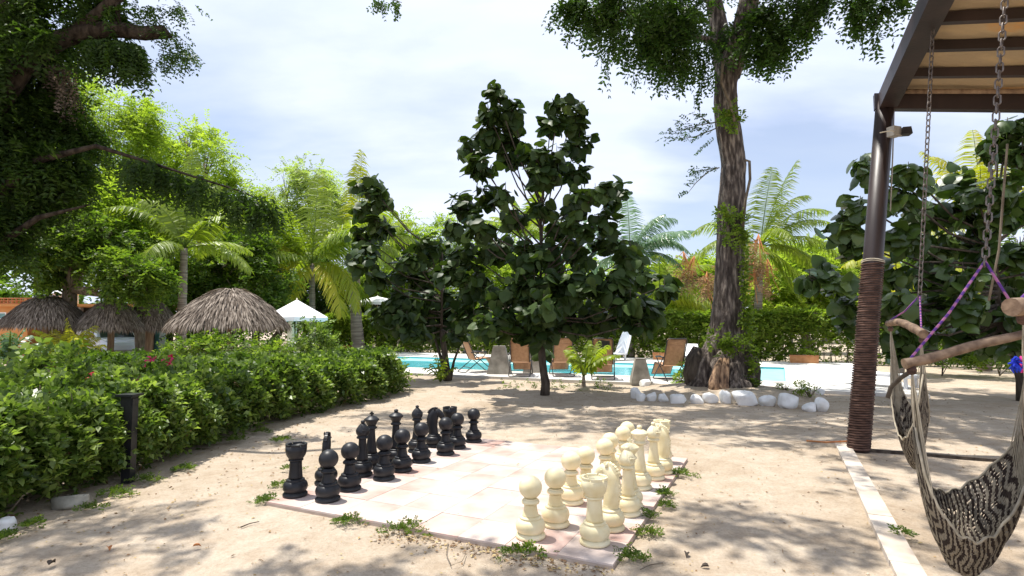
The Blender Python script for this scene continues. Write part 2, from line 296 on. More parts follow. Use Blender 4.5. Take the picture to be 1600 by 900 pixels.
# ------------------------------------------------------------ foliage helpers
def unit(a): return a / np.maximum(np.linalg.norm(a, axis=-1, keepdims=True), 1e-9)
def leaf_quads(c, d, n, ll, lw, fold=0.15):
    """rhombic leaves: c centres of the stalk end, d direction, n normal"""
    d = unit(d); s = unit(np.cross(d, n)); nn = np.cross(s, d)
    ll = np.asarray(ll).reshape(-1, 1); lw = np.asarray(lw).reshape(-1, 1)
    a = c; t = c + d * ll; m = c + d * ll * 0.45 + nn * ll * fold
    return np.stack([a, m + s * lw / 2, t, m - s * lw / 2], 1)
def blob_sprays(rng, blobs, n, clump=0.32, nclump=None, shell=0.6, droop=0.5):
    """origins and directions of twigs gathered in sub-clumps inside ellipsoids [(centre, radii)]"""
    w = np.array([np.prod(b[1]) ** (2 / 3) for b in blobs]); w /= w.sum()
    nclump = nclump or max(6, n // 22)
    bi = rng.choice(len(blobs), nclump, p=w)
    cen = np.array([b[0] for b in blobs])[bi]; rad = np.array([b[1] for b in blobs])[bi]
    q = unit(rng.normal(size=(nclump, 3))); rr = (rng.random((nclump, 1)) ** 0.5) * (1 - shell) + shell
    cc = cen + q * rad * rr * 0.9
    ci = rng.integers(0, nclump, n)
    O = cc[ci] + rng.normal(size=(n, 3)) * (rad[ci] * clump * 0.55)
    D = unit(unit(O - cen[ci]) * 0.8 + rng.normal(size=(n, 3)) * 0.55 + np.array([0, 0, -droop]))
    return O, D
def spray_mesh(rng, name, O, D, L, pairs, ll, lw, m, sag=0.25, parent=None, world=True, hue=0.5, side=0.9, jit=0.25):
    n = len(O); L = L * (0.6 + 0.8 * rng.random((n, 1)))
    up = np.tile(np.array([0, 0, 1.0]), (n, 1)) + rng.normal(size=(n, 3)) * 0.35
    S = unit(np.cross(D, up)); Nn = unit(np.cross(S, D))
    quads = []; rn = []
    base = rng.random(n) * hue + 0.12
    for k in range(pairs):
        t = (k + 0.7) / pairs
        p = O + D * L * t - np.array([0, 0, 1.0]) * L * sag * t * t
        for sgn in (-1, 1):
            d = S * sgn * side + D * 0.55 + rng.normal(size=(n, 3)) * jit
            nn = Nn + rng.normal(size=(n, 3)) * 0.35
            l = ll * (0.7 + 0.6 * rng.random(n)); quads.append(leaf_quads(p, d, nn, l, l / ll * lw)); rn.append(np.clip(base + rng.normal(size=n) * 0.12, 0, 0.86))
    Q = np.concatenate(quads); rn = np.concatenate(rn)
    me = mesh_arrays(name, Q.reshape(-1, 3), np.arange(len(Q) * 4).reshape(-1, 4), rn)
    return link(name, me, m, parent, world)
def pb(px, py, y, rx, ry, rz=None):     # ellipsoid at a photo pixel, radii given in pixels there
    s = y / FPX; return (P(px, py, y), np.array([rx * s, (rz if rz is not None else (rx + ry) / 2 * s), ry * s]))

def tree(name, label, base, blobs, trunk_r, n, L, pairs, ll, lw, m, seed, bark='bark_mid', group=None, cat='tree', twigs=10, fork=None, clump=0.32, droop=0.4, sag=0.25, hue=0.5):
    rng = np.random.default_rng(seed); rg = random.Random(seed)
    t = thing(name, label, cat, base, 0, group); base = np.array(base, float)
    cs = [b[0] for b in blobs]; cm = np.mean(cs, axis=0)
    low = min(b[0][2] - b[1][2] for b in blobs)
    f = np.array(fork if fork is not None else [base[0] * 0.6 + cm[0] * 0.4, base[1] * 0.6 + cm[1] * 0.4, max(low * 0.8 + 0.2 * cm[2], 0.6)])
    b = MB(); mid = (base + f) / 2 + np.array([rg.uniform(-.1, .1), 0, 0]) * trunk_r * 4
    b.tube([base + [0, 0, -0.1], base + [0, 0, 0.12], mid, f], [trunk_r * 1.35, trunk_r * 1.08, trunk_r * 0.85, trunk_r * 0.7], 12, 0.08, seed)
    link('trunk', b, M[bark], t)
    br = MB()
    for i, (c, r) in enumerate(blobs):
        h = (f + c) / 2 + np.array([0, 0, -0.12 * np.linalg.norm(c - f)]) + np.array([rg.uniform(-.1, .1), rg.uniform(-.1, .1), 0])
        br.tube([f, h * 0.55 + f * 0.45, h, c], [trunk_r * 0.5, trunk_r * 0.4, trunk_r * 0.3, trunk_r * 0.12], 6, 0.05, seed + i)
        for k in range(twigs):
            q = c + r * np.array([rg.uniform(-.8, .8) for _ in range(3)]); br.tube([h * 0.3 + c * 0.7, (c + q) / 2 + [0, 0, 0.05], q], [trunk_r * 0.12, trunk_r * 0.07, trunk_r * 0.03], 4)
    link('branches', br, M[bark], t)
    O, D = blob_sprays(rng, blobs, n, clump=clump, droop=droop)
    spray_mesh(rng, 'crown', O, D, L, pairs, ll, lw, m, sag, t, hue=hue)
    return t

# ------------------------------------------------------------ ground, deck, pool
mound_c = G(1132, 612)
def ground_h(x, y):
    h = 0.018 * np.sin(x * 1.7 + 0.6 * np.sin(y * 1.1)) * np.cos(y * 1.4 + x * 0.3) + 0.008 * np.sin(x * 5.1 + y * 2.3) * np.sin(y * 4.7 - x) - 0.012
    rr = np.hypot((x - mound_c[0]) / 2.15, (y - mound_c[1]) / 1.7); h = h + 0.2 * np.clip(1 - rr ** 2, 0, 1)
    A = G(958, 883); a = (x - A[0]) * u2[0] + (y - A[1]) * u2[1]; b = (x - A[0]) * v2[0] + (y - A[1]) * v2[1]
    d = np.maximum(np.maximum(-a - 2.95, a - 0.0), np.maximum(-b, b - 3.1)); h = h * np.clip(d / 0.5, 0, 1) - 0.008 * (d < 0)
    dk = (x * v2[0] + y * v2[1]); h = np.where(dk > 14.2, np.minimum(h, -0.02), h)
    return np.where(np.hypot(x, y) > 60, -0.02, h)
xs = np.concatenate([-np.geomspace(900, 9.2, 26), np.linspace(-9, 11, 250), np.geomspace(11.3, 900, 26)])
ys = np.concatenate([-np.geomspace(900, 1.2, 16), np.linspace(-1, 19, 250), np.geomspace(19.3, 1500, 34)])
gx, gy = np.meshgrid(xs, ys); gz = ground_h(gx, gy); nx, ny = len(xs), len(ys)
idx = np.arange(nx * ny).reshape(ny, nx)
gf = np.stack([idx[:-1, :-1], idx[:-1, 1:], idx[1:, 1:], idx[1:, :-1]], -1).reshape(-1, 4)
g = link('ground', mesh_arrays('ground', np.stack([gx, gy, gz], -1), gf, smooth=True), M['sand']); tag(g, None, None, kind='structure')
def uvp(u, v, z=0.0): p = u2 * u + v2 * v; return np.array([p[0], p[1], z])
def uv_of(p): return float(np.dot(p[:2], u2[:2])), float(np.dot(p[:2], v2[:2]))
def slab(u0, u1, v0, v1, z0, z1, mb=None):
    mb = mb or MB(); q = [uvp(u0, v0), uvp(u1, v0), uvp(u1, v1), uvp(u0, v1)]
    vs = [(p[0], p[1], z0) for p in q] + [(p[0], p[1], z1) for p in q]
    return mb.add(vs, [(0, 3, 2, 1), (4, 5, 6, 7), (0, 1, 5, 4), (1, 2, 6, 5), (2, 3, 7, 6), (3, 0, 4, 7)])
_, PV0 = uv_of(G(1228, 600)); PU1, _ = uv_of(G(1228, 600)); _, PV1 = uv_of(G(1228, 577)); _, DV0 = uv_of(G(1333, 616)); DU1, _ = uv_of(G(1455, 622))
HV = uv_of(G(1250, 567))[1] + 0.2
PU0 = PU1 - 24
deck = MB()
slab(PU0 - 6, DU1, DV0, PV0, -0.2, 0.05, deck); slab(PU0 - 6, DU1, PV1, HV - 0.2, -0.2, 0.05, deck); slab(PU1, DU1, PV0, PV1, -0.2, 0.05, deck); slab(PU0 - 6, PU0, PV0, PV1, -0.2, 0.05, deck)
tag(link('pool_deck', deck, M['deck']), None, None, kind='structure')
pool = thing('swimming_pool', 'long turquoise swimming pool sunk in the pale concrete deck', 'pool', uvp(PU1, PV0, 0))
cp = MB(); e = 0.28
slab(PU0, PU1 + e, PV0 - e, PV0, 0.0, 0.064, cp); slab(PU0, PU1 + e, PV1, PV1 + e, 0.0, 0.064, cp); slab(PU1, PU1 + e, PV0, PV1, 0.0, 0.063, cp)
link('coping', cp, M['concrete'], pool)
ln = MB(); slab(PU0, PU1, PV0, PV0 + 0.02, -0.05, 0.052, ln); slab(PU0, PU1, PV1 - 0.02, PV1, -0.05, 0.052, ln); slab(PU1 - 0.02, PU1, PV0, PV1, -0.05, 0.052, ln)
link('pool_wall', ln, M['pool_paint'], pool)
st = MB(); slab(PU0 + 0.02, PU1 - 0.02, PV1 - 1.5, PV1 - 0.02, -0.019, -0.004, st); slab(PU1 - 2.0, PU1 - 0.02, PV0 + 0.02, PV1 - 1.5, -0.019, -0.005, st)
w1 = MB(); slab(PU0, PU1, PV0, PV1, -0.03, -0.009, w1); link('water', w1, M['water'], pool)
link('shallow_ledge', st, M['pool_pale'], pool)

# ------------------------------------------------------------ chess board
A = G(958, 883, 0.03)
board = thing('chess_board', 'flat square outdoor chess board of faded pink and cream tiles', 'chess board', (A[0], A[1], 0), UA)
bs = MB(); bs.box((-1.475, 1.55, 0.005), (2.95, 3.10, 0.03)); link('board_slab', bs, M['grout'], board, world=False)
rg = random.Random(4); SU, SV = 2.95 / 8, 3.10 / 8
tmes = []
for k in range(2):
    b = MB(); w, h = SU / 2 - 0.0006, SV / 2 - 0.0006; bv = 0.0012
    b.add([(-w, -h, 0), (w, -h, 0), (w, h, 0), (-w, h, 0), (-w + bv, -h + bv, 0.012), (w - bv, -h + bv, 0.012), (w - bv, h - bv, 0.012), (-w + bv, h - bv, 0.012)],
          [(4, 5, 6, 7), (0, 1, 5, 4), (1, 2, 6, 5), (2, 3, 7, 6), (3, 0, 4, 7)])
    me = b.mesh('square'); me.materials.append(M[('tile_a', 'tile_b')[k]]); tmes.append(me)
for i in range(8):
    for j in range(8):
        o = link('square', tmes[(i + j) % 2], None, board, world=False, loc=(-2.95 + SU * (i + 0.5), SV * (j + 0.5), 0.019 + rg.uniform(0, 0.0025)))
        o.rotation_euler = (rg.uniform(-1, 1) * 0.003, rg.uniform(-1, 1) * 0.003, rg.choice((0, math.pi)))
BZ = 0.032
def arc(r0, z0, rad, a0, a1, n=8): return [(r0 + rad * math.cos(R(a0 + (a1 - a0) * i / n)), z0 + rad * math.sin(R(a0 + (a1 - a0) * i / n))) for i in range(n + 1)]
BASE = [(0.094, 0), (0.102, 0.006), (0.104, 0.014), (0.102, 0.026), (0.094, 0.031), (0.092, 0.036)] + [(0.103 * math.cos(t) * 0.35 + 0.067, 0.088 + 0.052 * math.sin(t)) for t in np.linspace(-1.35, 1.30, 12)] + [(0.074, 0.142), (0.077, 0.147), (0.076, 0.153), (0.068, 0.157), (0.060, 0.160)]
STEMS = {'pawn': (0.157, 0.245, 0.059, 0.044), 'rook': (0.157, 0.325, 0.060, 0.050), 'bishop': (0.157, 0.395, 0.060, 0.036), 'queen': (0.157, 0.430, 0.062, 0.036), 'king': (0.157, 0.435, 0.062, 0.036), 'knight': (0.157, 0.185, 0.059, 0.052)}
def stem(kind):
    z0, z1, r0, r1 = STEMS[kind]; return [(r1 + (r0 - r1) * (1 - t) ** 1.8, z0 + (z1 - z0) * t) for t in np.linspace(0, 1, 9)]
def collar(r, z, w=0.02): return [(r * 0.72, z - w), (r, z - w * 0.8), (r * 1.06, z - w * 0.4), (r, z), (r * 0.8, z + w * 0.15), (r * 0.85, z + w * 0.35), (r * 0.72, z + w * 0.6)]
def make_piece(kind, m, colour):
    t = thing('chess_' + kind, 'giant %s plastic chess %s' % (colour, kind), 'chess ' + kind)
    link('base', MB().lathe(BASE), m, t, False); link('stem', MB().lathe(stem(kind)), m, t, False)
    if kind == 'pawn':
        link('collar', MB().lathe(collar(0.060, 0.272, 0.026)), m, t, False)
        link('head', MB().lathe([(0.081 * math.cos(a), 0.366 + 0.084 * math.sin(a)) for a in np.linspace(-1.1, 1.5707, 20)]), m, t, False)
    if kind == 'rook':
        link('collar', MB().lathe(collar(0.060, 0.335, 0.016)), m, t, False)
        link('head', MB().lathe([(0.050, 0.33), (0.066, 0.350), (0.080, 0.375), (0.088, 0.41), (0.089, 0.460), (0.070, 0.462), (0.070, 0.452), (0.0, 0.450)], 48), m, t, False)
        b = MB()
        for k in range(6):
            a0 = k * math.pi / 3; vs = []; N = 6
            for j in range(N + 1):
                a = a0 + j / N * math.pi / 3 * 0.85
                for r, z in ((0.0895, 0.458), (0.070, 0.458), (0.071, 0.474), (0.0905, 0.476)): vs.append((r * math.cos(a), r * math.sin(a), z))
            fs = [(j * 4 + q, j * 4 + (q + 1) % 4, j * 4 + 4 + (q + 1) % 4, j * 4 + 4 + q) for j in range(N) for q in range(4)] + [(0, 3, 2, 1), tuple(N * 4 + q for q in range(4))]
            b.add(vs, fs)
        link('battlement', b, m, t, False)
    if kind == 'bishop':
        link('collar', MB().lathe(collar(0.056, 0.405, 0.022)), m, t, False)
        prof = [(0.034, 0.405), (0.052, 0.42), (0.063, 0.44), (0.066, 0.462), (0.060, 0.487), (0.046, 0.510), (0.029, 0.530), (0.016, 0.543), (0.010, 0.547)]
        b = MB().lathe(prof, 48)
        # the mitre's slit: pull a band of vertices inwards
        nv = []
        for (x, y, z) in b.v:
            q = (x * 0.75 + (z - 0.475) * 0.65); on = abs(q - 0.030) < 0.0065 and x > 0.01
            nv.append((x * 0.72, y * 0.8, z) if on else (x, y, z))
        b.v = nv; link('head', b, m, t, False)
        rim = MB(); rim.tube([(0.064 * math.cos(a) * 0.97, 0.066 * math.sin(a), 0.478 - 0.35 * 0.05 * math.cos(a) + 0.012) for a in np.linspace(-0.9, 0.9, 12)], 0.006, 6); link('slit_rim', rim, m, t, False)
        link('finial', MB().lathe([(0.021 * math.cos(a), 0.557 + 0.019 * math.sin(a)) for a in np.linspace(-1.4, 1.57, 10)], 20), m, t, False)
    if kind in ('queen', 'king'):
        link('collar', MB().lathe(collar(0.054, 0.445, 0.024)), m, t, False)
        link('crown', MB().lathe([(0.034, 0.445), (0.046, 0.47), (0.060, 0.498), (0.074, 0.515), (0.078, 0.523), (0.076, 0.533), (0.070, 0.537), (0.052, 0.552), (0.030, 0.564), (0.016, 0.569)], 44), m, t, False)
        if kind == 'queen': link('finial', MB().lathe([(0.024 * math.cos(a), 0.584 + 0.021 * math.sin(a)) for a in np.linspace(-1.4, 1.57, 12)], 24), m, t, False)
        else:
            b = MB().box((0, 0, 0.588), (0.016, 0.014, 0.05)); b.box((0, 0, 0.592), (0.046, 0.0145, 0.0165)); link('cross', b, m, t, False)
    if kind == 'knight':
        b = MB()
        path = [(-0.004, 0, 0.175), (-0.012, 0, 0.22), (-0.018, 0, 0.28), (-0.016, 0, 0.34), (-0.004, 0, 0.395), (0.020, 0, 0.437), (0.052, 0, 0.442), (0.080, 0, 0.418), (0.100, 0, 0.388), (0.112, 0, 0.368), (0.117, 0, 0.360)]
        rad = [0.055, 0.058, 0.060, 0.062, 0.062, 0.054, 0.046, 0.037, 0.031, 0.027, 0.014]
        vs = []; seg = 20
        for i, p in enumerate(path):
            p = np.array(p); a = np.array(path[max(i - 1, 0)]); c = np.array(path[min(i + 1, len(path) - 1)]); tt = unit(c - a); sd_ = np.array([0, 1.0, 0]); nn = np.cross(tt, sd_)
            fl = 0.62 if i > 2 else 0.95 - 0.1 * i
            for k in range(seg):
                th = 2 * math.pi * k / seg; vs.append(p + nn * math.cos(th) * rad[i] * 1.06 + sd_ * math.sin(th) * rad[i] * fl)
        n = len(path); fs = [(i * seg + k, i * seg + (k + 1) % seg, (i + 1) * seg + (k + 1) % seg, (i + 1) * seg + k) for i in range(n - 1) for k in range(seg)] + [tuple((n - 1) * seg + k for k in range(seg))]
        b.add(vs, fs, True); link('head', b, m, t, False)
        for s_ in (-1, 1): link('ear', MB().tube([(0.016, 0.02 * s_, 0.470), (0.010, 0.024 * s_, 0.494), (0.008, 0.025 * s_, 0.508)], [0.013, 0.009, 0.003], 8), m, t, False)
        for s_ in (-1, 1): link('eye', MB().lathe([(0.007 * math.cos(a), 0.007 * math.sin(a)) for a in np.linspace(-1.5, 1.5, 6)], 10, (0.055, 0.029 * s_, 0.443)), m, t, False)
        mn = MB(); N = 11; mn.tube([(-0.066, 0, 0.225), (-0.07, 0, 0.29), (-0.072, 0, 0.36), (-0.055, 0, 0.43), (-0.02, 0, 0.475), (0.03, 0, 0.48)], 0.014, 6)
        for k in range(N):
            a = R(205 - 128 * k / (N - 1)); c = (0.016 + 0.094 * math.cos(a) * (0.9 if k < 4 else 0.97), 0, 0.395 + 0.098 * math.sin(a) * 1.02)
            if k < 4: c = (-0.076, 0, 0.245 + 0.032 * k)
            rr = a - math.pi / 2 if k >= 4 else math.pi / 2
            # each tuft a small block standing on the neck
            ca, sa = (math.cos(a), math.sin(a)) if k >= 4 else (-1.0, 0.0); hw = 0.0115
            vs = []
            for o_, w_ in ((-0.028, 1.0), (0.012, 0.75)):
                for s1, s2 in ((-1, -1), (1, -1), (1, 1), (-1, 1)):
                    vs.append((c[0] + ca * o_ - sa * hw * w_ * s1, 0.017 * w_ * s2, c[2] + sa * o_ + ca * hw * w_ * s1))
            mn.add(vs, [(0, 3, 2, 1), (4, 5, 6, 7), (0, 1, 5, 4), (1, 2, 6, 5), (2, 3, 7, 6), (3, 0, 4, 7)])
        link('mane', mn, m, t, False)
        link('mouth', MB().box((0.108, 0, 0.374), (0.012, 0.03, 0.004)), m, t, False)
    return t
def cen(px, bot): p = G(px, bot, BZ); d = p / np.hypot(p[0], p[1]); return np.array([p[0] + d[0] * 0.10, p[1] + d[1] * 0.10, BZ])
def top_at(px, ptop, h):                # a piece of height h whose top shows at this pixel
    r = ray(px, ptop); p = _C + r * ((BZ + h * 0.93 - CAMH) / r[2]); return np.array([p[0], p[1], BZ])
ZS = 0.93
bk, wt = M['black_plastic'], M['cream_plastic']
protos = {}
def piece(kind, col, loc, rz, label, group=None, scale=None):
    key = (kind, col)
    if key not in protos:
        o = make_piece(kind, bk if col == 'black' else wt, col); o.location = V(loc); o.rotation_euler = (0, 0, rz); protos[key] = o
        o['label'] = label
        if group: o['group'] = group
        k_ = scale or 1; o.scale = (k_, k_, k_ * ZS)
        return o
    r = dup(protos[key], loc, rz, label, group, scale); r.scale = (r.scale[0], r.scale[0], r.scale[0] * ZS); return r
bp = [('nearest black chess pawn, standing in front of the half-hidden black knight', 512, 787), ('second black chess pawn from the near end of its row', 546, 770), ('third black chess pawn from the near end, standing forward of its row', 600, 753),
      ('fourth black chess pawn from the near end, in front of the black queen', 628, 739.5), ('fifth black chess pawn from the near end of the row', 658, 725), ('sixth black chess pawn from the near end, in front of the far black knight', 696, 713),
      ('seventh black chess pawn, just before the farthest one', 714.5, 703), ('farthest black chess pawn, standing alone at the back edge of the board', 740, 693)]
for lb, x, y in bp: piece('pawn', 'black', cen(x, y), 0, lb, 'black chess pawns')
piece('rook', 'black', cen(461, 779.5), R(20), 'black chess rook at the near left corner of the board', 'black back row pieces')
piece('knight', 'black', top_at(511, 675, 0.508), R(98), 'black chess knight half hidden behind the nearest black pawn', 'black back row pieces')
piece('bishop', 'black', cen(565.5, 747), UA, 'black chess bishop nearest the camera, beside the black king', 'black back row pieces')
piece('king', 'black', top_at(581, 643, 0.613), UA, 'black chess king with a cross on its crown', 'black back row pieces')
piece('queen', 'black', top_at(619, 639, 0.605), UA, 'black chess queen with a round ball on its crown', 'black back row pieces')
piece('bishop', 'black', top_at(652, 633, 0.576), UA, 'farther black chess bishop, left of the clearly seen black knight', 'black back row pieces')
piece('knight', 'black', top_at(678, 636, 0.508), UA + R(20), 'black chess knight in profile, its open muzzle facing right', 'black back row pieces')
piece('rook', 'black', top_at(703, 636, 0.474), UA, 'farther black chess rook, half hidden behind two pawns', 'black back row pieces')
wp = [('nearest cream chess pawn, close to the front edge of the board', 829, 848, 1), ('second cream chess pawn from the near end', 868, 828, 1), ('third cream chess pawn from the near end', 892.5, 791.5, 1)]
for lb, x, y, _ in wp: piece('pawn', 'cream', cen(x, y), 0, lb, 'cream chess pawns')
for lb, x, y in [('fourth cream chess pawn from the near end, behind the near rook', 915, 697), ('fifth cream chess pawn from the near end, its head overlapping the sixth', 945, 685), ('sixth cream chess pawn from the near end, its head overlapping the fifth', 953, 676),
                 ('seventh cream chess pawn, just before the farthest one', 973.5, 665.5), ('farthest cream chess pawn, its round head highest of its row', 980, 658.5)]:
    piece('pawn', 'cream', top_at(x, y, 0.45), 0, lb, 'cream chess pawns')
piece('rook', 'cream', cen(929.5, 858), R(8), 'cream chess rook at the near corner of the board', 'cream back row pieces')
piece('knight', 'cream', cen(954, 834), UA + math.pi - R(15), 'cream chess knight just behind the near rook', 'cream back row pieces')
piece('bishop', 'cream', cen(981, 810), R(-25), 'cream chess bishop nearest the camera, between two knights and rooks', 'cream back row pieces', 0.98)
piece('king', 'cream', top_at(984, 682, 0.60), UA, 'cream chess king behind the near bishop', 'cream back row pieces', 0.96)
piece('queen', 'cream', top_at(999, 664, 0.605), UA, 'cream chess queen with a round ball on its crown', 'cream back row pieces')
piece('bishop', 'cream', cen(1022, 752), R(-25), 'farther cream chess bishop in front of the far knight', 'cream back row pieces')
piece('knight', 'cream', top_at(1034, 664, 0.505), UA + math.pi - R(10), 'farther cream chess knight between the bishop and the far rook', 'cream back row pieces')
piece('rook', 'cream', top_at(1034, 657, 0.474), R(8), 'farthest cream chess rook at the back corner of the board', 'cream back row pieces')
# ------------------------------------------------------------ posts, slabs and swing frame on the right
rg = random.Random(11)
cq = [G(1305, 695), G(1400, 900)]
cu = uv_of(cq[0])[0]; cv = uv_of(cq[0])[1]; cw = uv_of(G(1337, 710))[0] - cu
curb = thing('concrete_curb', 'pale concrete curb strip running from the dark post towards the camera', 'curb', uvp(cu, cv - 3))
for k in range(6):                       # poured in lengths with open joints
    a = cv - 0.05 - k * 0.98
    b = MB(); slab(cu + rg.uniform(-.004, .004), cu + cw * 0.95, a - 0.97, a, -0.06, 0.026 + rg.uniform(-.004, .004), b); link('curb_length', b, M['curb'], curb)
eb = MB(); slab(cu + cw + 0.06, cu + 4.5, cv - 0.24, cv - 0.185, -0.05, 0.022, eb)
tag(link('edging_timber', eb, M['bark_dark']), 'thin dark timber edging lying in the sand under the hammocks', 'timber edging')
hose = MB(); hose.tube([G(1260, 690) + [0, 0, .012], G(1290, 692.5) + [0, 0, .012], G(1325, 694) + [0, 0, .035]], 0.011, 6)
tag(link('hose', hose, M['dry_orange']), 'short orange hose end lying on the sand beside the dark post', 'hose')

pt0 = G(1341, 703); pt1 = P(1383, 160, 7.15)
frame = thing('swing_pergola', 'dark steel pergola with a leaning rope-wrapped post and tan roof panels', 'pergola', pt0)
pm = [pt0 + (pt1 - pt0) * t for t in (0, 0.5, 1)]
b = MB(); b.tube([pt0 - [0, 0, .1], pm[1], pt1], [0.118, 0.112, 0.105], 20); link('post', b, M['post_dark'], frame)
wr = MB(); turns = 78; hfrac = 0.52; pts = []
for i in range(turns * 10 + 1):
    t = i / (turns * 10) * hfrac; c = pt0 + (pt1 - pt0) * t; a = i / 10 * 2 * math.pi; r_ = 0.126 + 0.004 * math.sin(i * 0.31) - 0.008 * t - 0.006
    pts.append(c + np.array([math.cos(a) * r_, math.sin(a) * r_, 0]))
wr.tube(pts, 0.0135, 5, 0.12, 3); link('rope_wrap', wr, M['rope_brown'], frame)
ti = MB(); tc_ = pt0 + (pt1 - pt0) * 0.525
for q in (0.0, 0.02): ti.tube([tc_ + np.array([math.cos(a) * 0.125, math.sin(a) * 0.125, q + 0.012 * math.sin(2 * a)]) for a in np.linspace(0, 6.28, 20)], 0.006, 5)
link('rope_tie', ti, M['cord_cream'], frame)
vd = -v2                                  # the roof runs back over the camera's right
slope = -0.175
def roof(a, t, z=0.0): p = pt1 + u2 * a + vd * t; return np.array([p[0], p[1], pt1[2] + slope * a + z])
def beam(mb, a0, t0, a1, t1, w, h, z=0.0):
    p, q = roof(a0, t0, z), roof(a1, t1, z); d = unit(q - p); s_ = unit(np.cross(d, [0, 0, 1.0])); up = np.array([0, 0, 1.0])
    vs = [e + s_ * w / 2 * i + up * h / 2 * j for e in (p, q) for i, j in ((-1, -1), (1, -1), (1, 1), (-1, 1))]
    mb.add(vs, [(0, 1, 2, 3), (7, 6, 5, 4), (0, 4, 5, 1), (1, 5, 6, 2), (2, 6, 7, 3), (3, 7, 4, 0)]); return mb
link('eave_beam', beam(MB(), -0.12, 0, 3.6, 0, 0.12, 0.20, 0.0), M['post_dark'], frame)
link('side_beam', beam(MB(), 0.02, 0.061, 0.02, 6.0, 0.20, 0.20, 0.002), M['post_dark'], frame)
pur = [0.78, 1.48, 2.08, 2.62, 3.3, 4.0, 4.7, 5.4]
for t_ in pur: link('purlin', beam(MB(), 0.125, t_, 3.6, t_, 0.07, 0.10, 0.06), M['post_dark'], frame)
edges = [0.0] + pur
for i in range(len(edges) - 1):
    a, b_ = edges[i] + 0.01, edges[i + 1] - 0.01
    mb = MB(); nu, nt = 30, 5; vs = []
    for lay in (0, 1):
        for j in range(nt + 1):
            for k in range(nu + 1):
                aa = 0.0 + 3.6 * k / nu; tt = a + (b_ - a) * j / nt
                vs.append(roof(aa, tt, 0.125 + lay * 0.045 + (0.012 * math.sin(aa * 5 + i) * math.sin(tt * 9) + rg.uniform(-.005, .005)) * (1 - lay)))
    w_ = nu + 1; fs = []
    for j in range(nt):
        for k in range(nu):
            q = j * w_ + k; fs.append((q, q + w_, q + w_ + 1, q + 1)); q += w_ * (nt + 1); fs.append((q, q + 1, q + w_ + 1, q + w_))
    mb.add(vs, fs, True); link('roof_panel', mb, M['panel'], frame)
sl = MB(); sl.tube([roof(0.13, 0.22, 0.06), roof(3.5, 0.22, 0.06)], 0.03, 8); link('batten', sl, M['wood_pole'], frame)
cb = MB(); cb.tube([P(1397, 168, 7.1), P(1395, 240, 7.1), P(1391, 330, 7.05)], 0.008, 6); link('cable', cb, M['grey_box'], frame)
lamp = thing('flood_light', 'small grey flood light clamped to the top of the dark post', 'flood light', P(1396, 205, 7.0))
q = P(1397, 206, 6.98)
b = MB(); b.box(q, (0.13, 0.10, 0.12), R(20)); link('lamp_body', b, M['grey_box'], lamp)
b = MB(); b.box(q + [0.125, -0.03, -0.005], (0.11, 0.12, 0.09), R(-15), (0.8, 0.9)); link('lamp_hood', b, M['metal_dark'], lamp)
b = MB(); b.tube([q + [-0.20, -0.03, -0.02], q + [-0.1, -0.11, -0.02], q + [0.0, -0.02, -0.02]], 0.008, 5); link('clamp_strap', b, M['cord_cream'], lamp)

# chains, ropes and hammock chairs
def link_mesh(size, r_, m):
    L_ = size; w = size * 0.50; pts = []
    for a in np.linspace(0, 2 * math.pi, 13)[:-1]:
        pts.append(np.array([w / 2 * math.cos(a), 0, (L_ / 2 - w / 2) * (1 if math.sin(a) > 0 else -1) + w / 2 * math.sin(a)]))
    b = MB(); n = len(pts); seg = 5; vs = []
    for i, p in enumerate(pts):
        t = unit(pts[(i + 1) % n] - pts[i - 1]); s_ = np.array([0, 1.0, 0]); o = np.cross(t, s_)
        for k in range(seg): th = 2 * math.pi * k / seg; vs.append(p + (s_ * math.cos(th) + o * math.sin(th)) * r_)
    b.add(vs, [(i * seg + k, i * seg + (k + 1) % seg, ((i + 1) % n) * seg + (k + 1) % seg, ((i + 1) % n) * seg + k) for i in range(n) for k in range(seg)], True)
    me = b.mesh('link'); me.materials.append(m); return me
def chain(top, bot, size, label):
    top, bot = np.array(top), np.array(bot); t = thing('hanging_chain', label, 'chain', bot, 0, 'chains hanging from the pergola roof')
    me = link_mesh(size, size * 0.075, M['chain']); d = top - bot; n = int(np.linalg.norm(d) / (size * 0.78)); q = V(d).to_track_quat('Z', 'X')
    for i in range(n + 1):
        o = link('link', me, None, t, world=False, loc=V(d * i / n)); o.rotation_mode = 'QUATERNION'; o.rotation_quaternion = q @ Matrix.Rotation(R(90 * (i % 2) + 20), 4, 'Z').to_quaternion()
    return t
c1t = P(1458, 38, 5.15); c1b = P(1437, 462, 5.2)
chain(c1t, c1b, 0.070, 'thin steel chain nearest the post, above the far hammock chair')
c2b = P(1539, 408, 3.05); c2t = P(1583, -170, 3.2)
chain(c2t, c2b, 0.062, 'heavier steel chain at the right, above the near hammock chair')
def rope(name, pts, r_, m, label, cat, group=None): return tag(link(name, MB().tube(pts, r_, 6), m), label, cat, group)
rope('rope', [P(1574, 225, 4.2), P(1568, 300, 4.2), P(1561, 390, 4.2), P(1545, 470, 4.2)], 0.008, M['bark_mid'], 'thin brown rope hanging in front of the round-leaved tree at the right', 'rope')

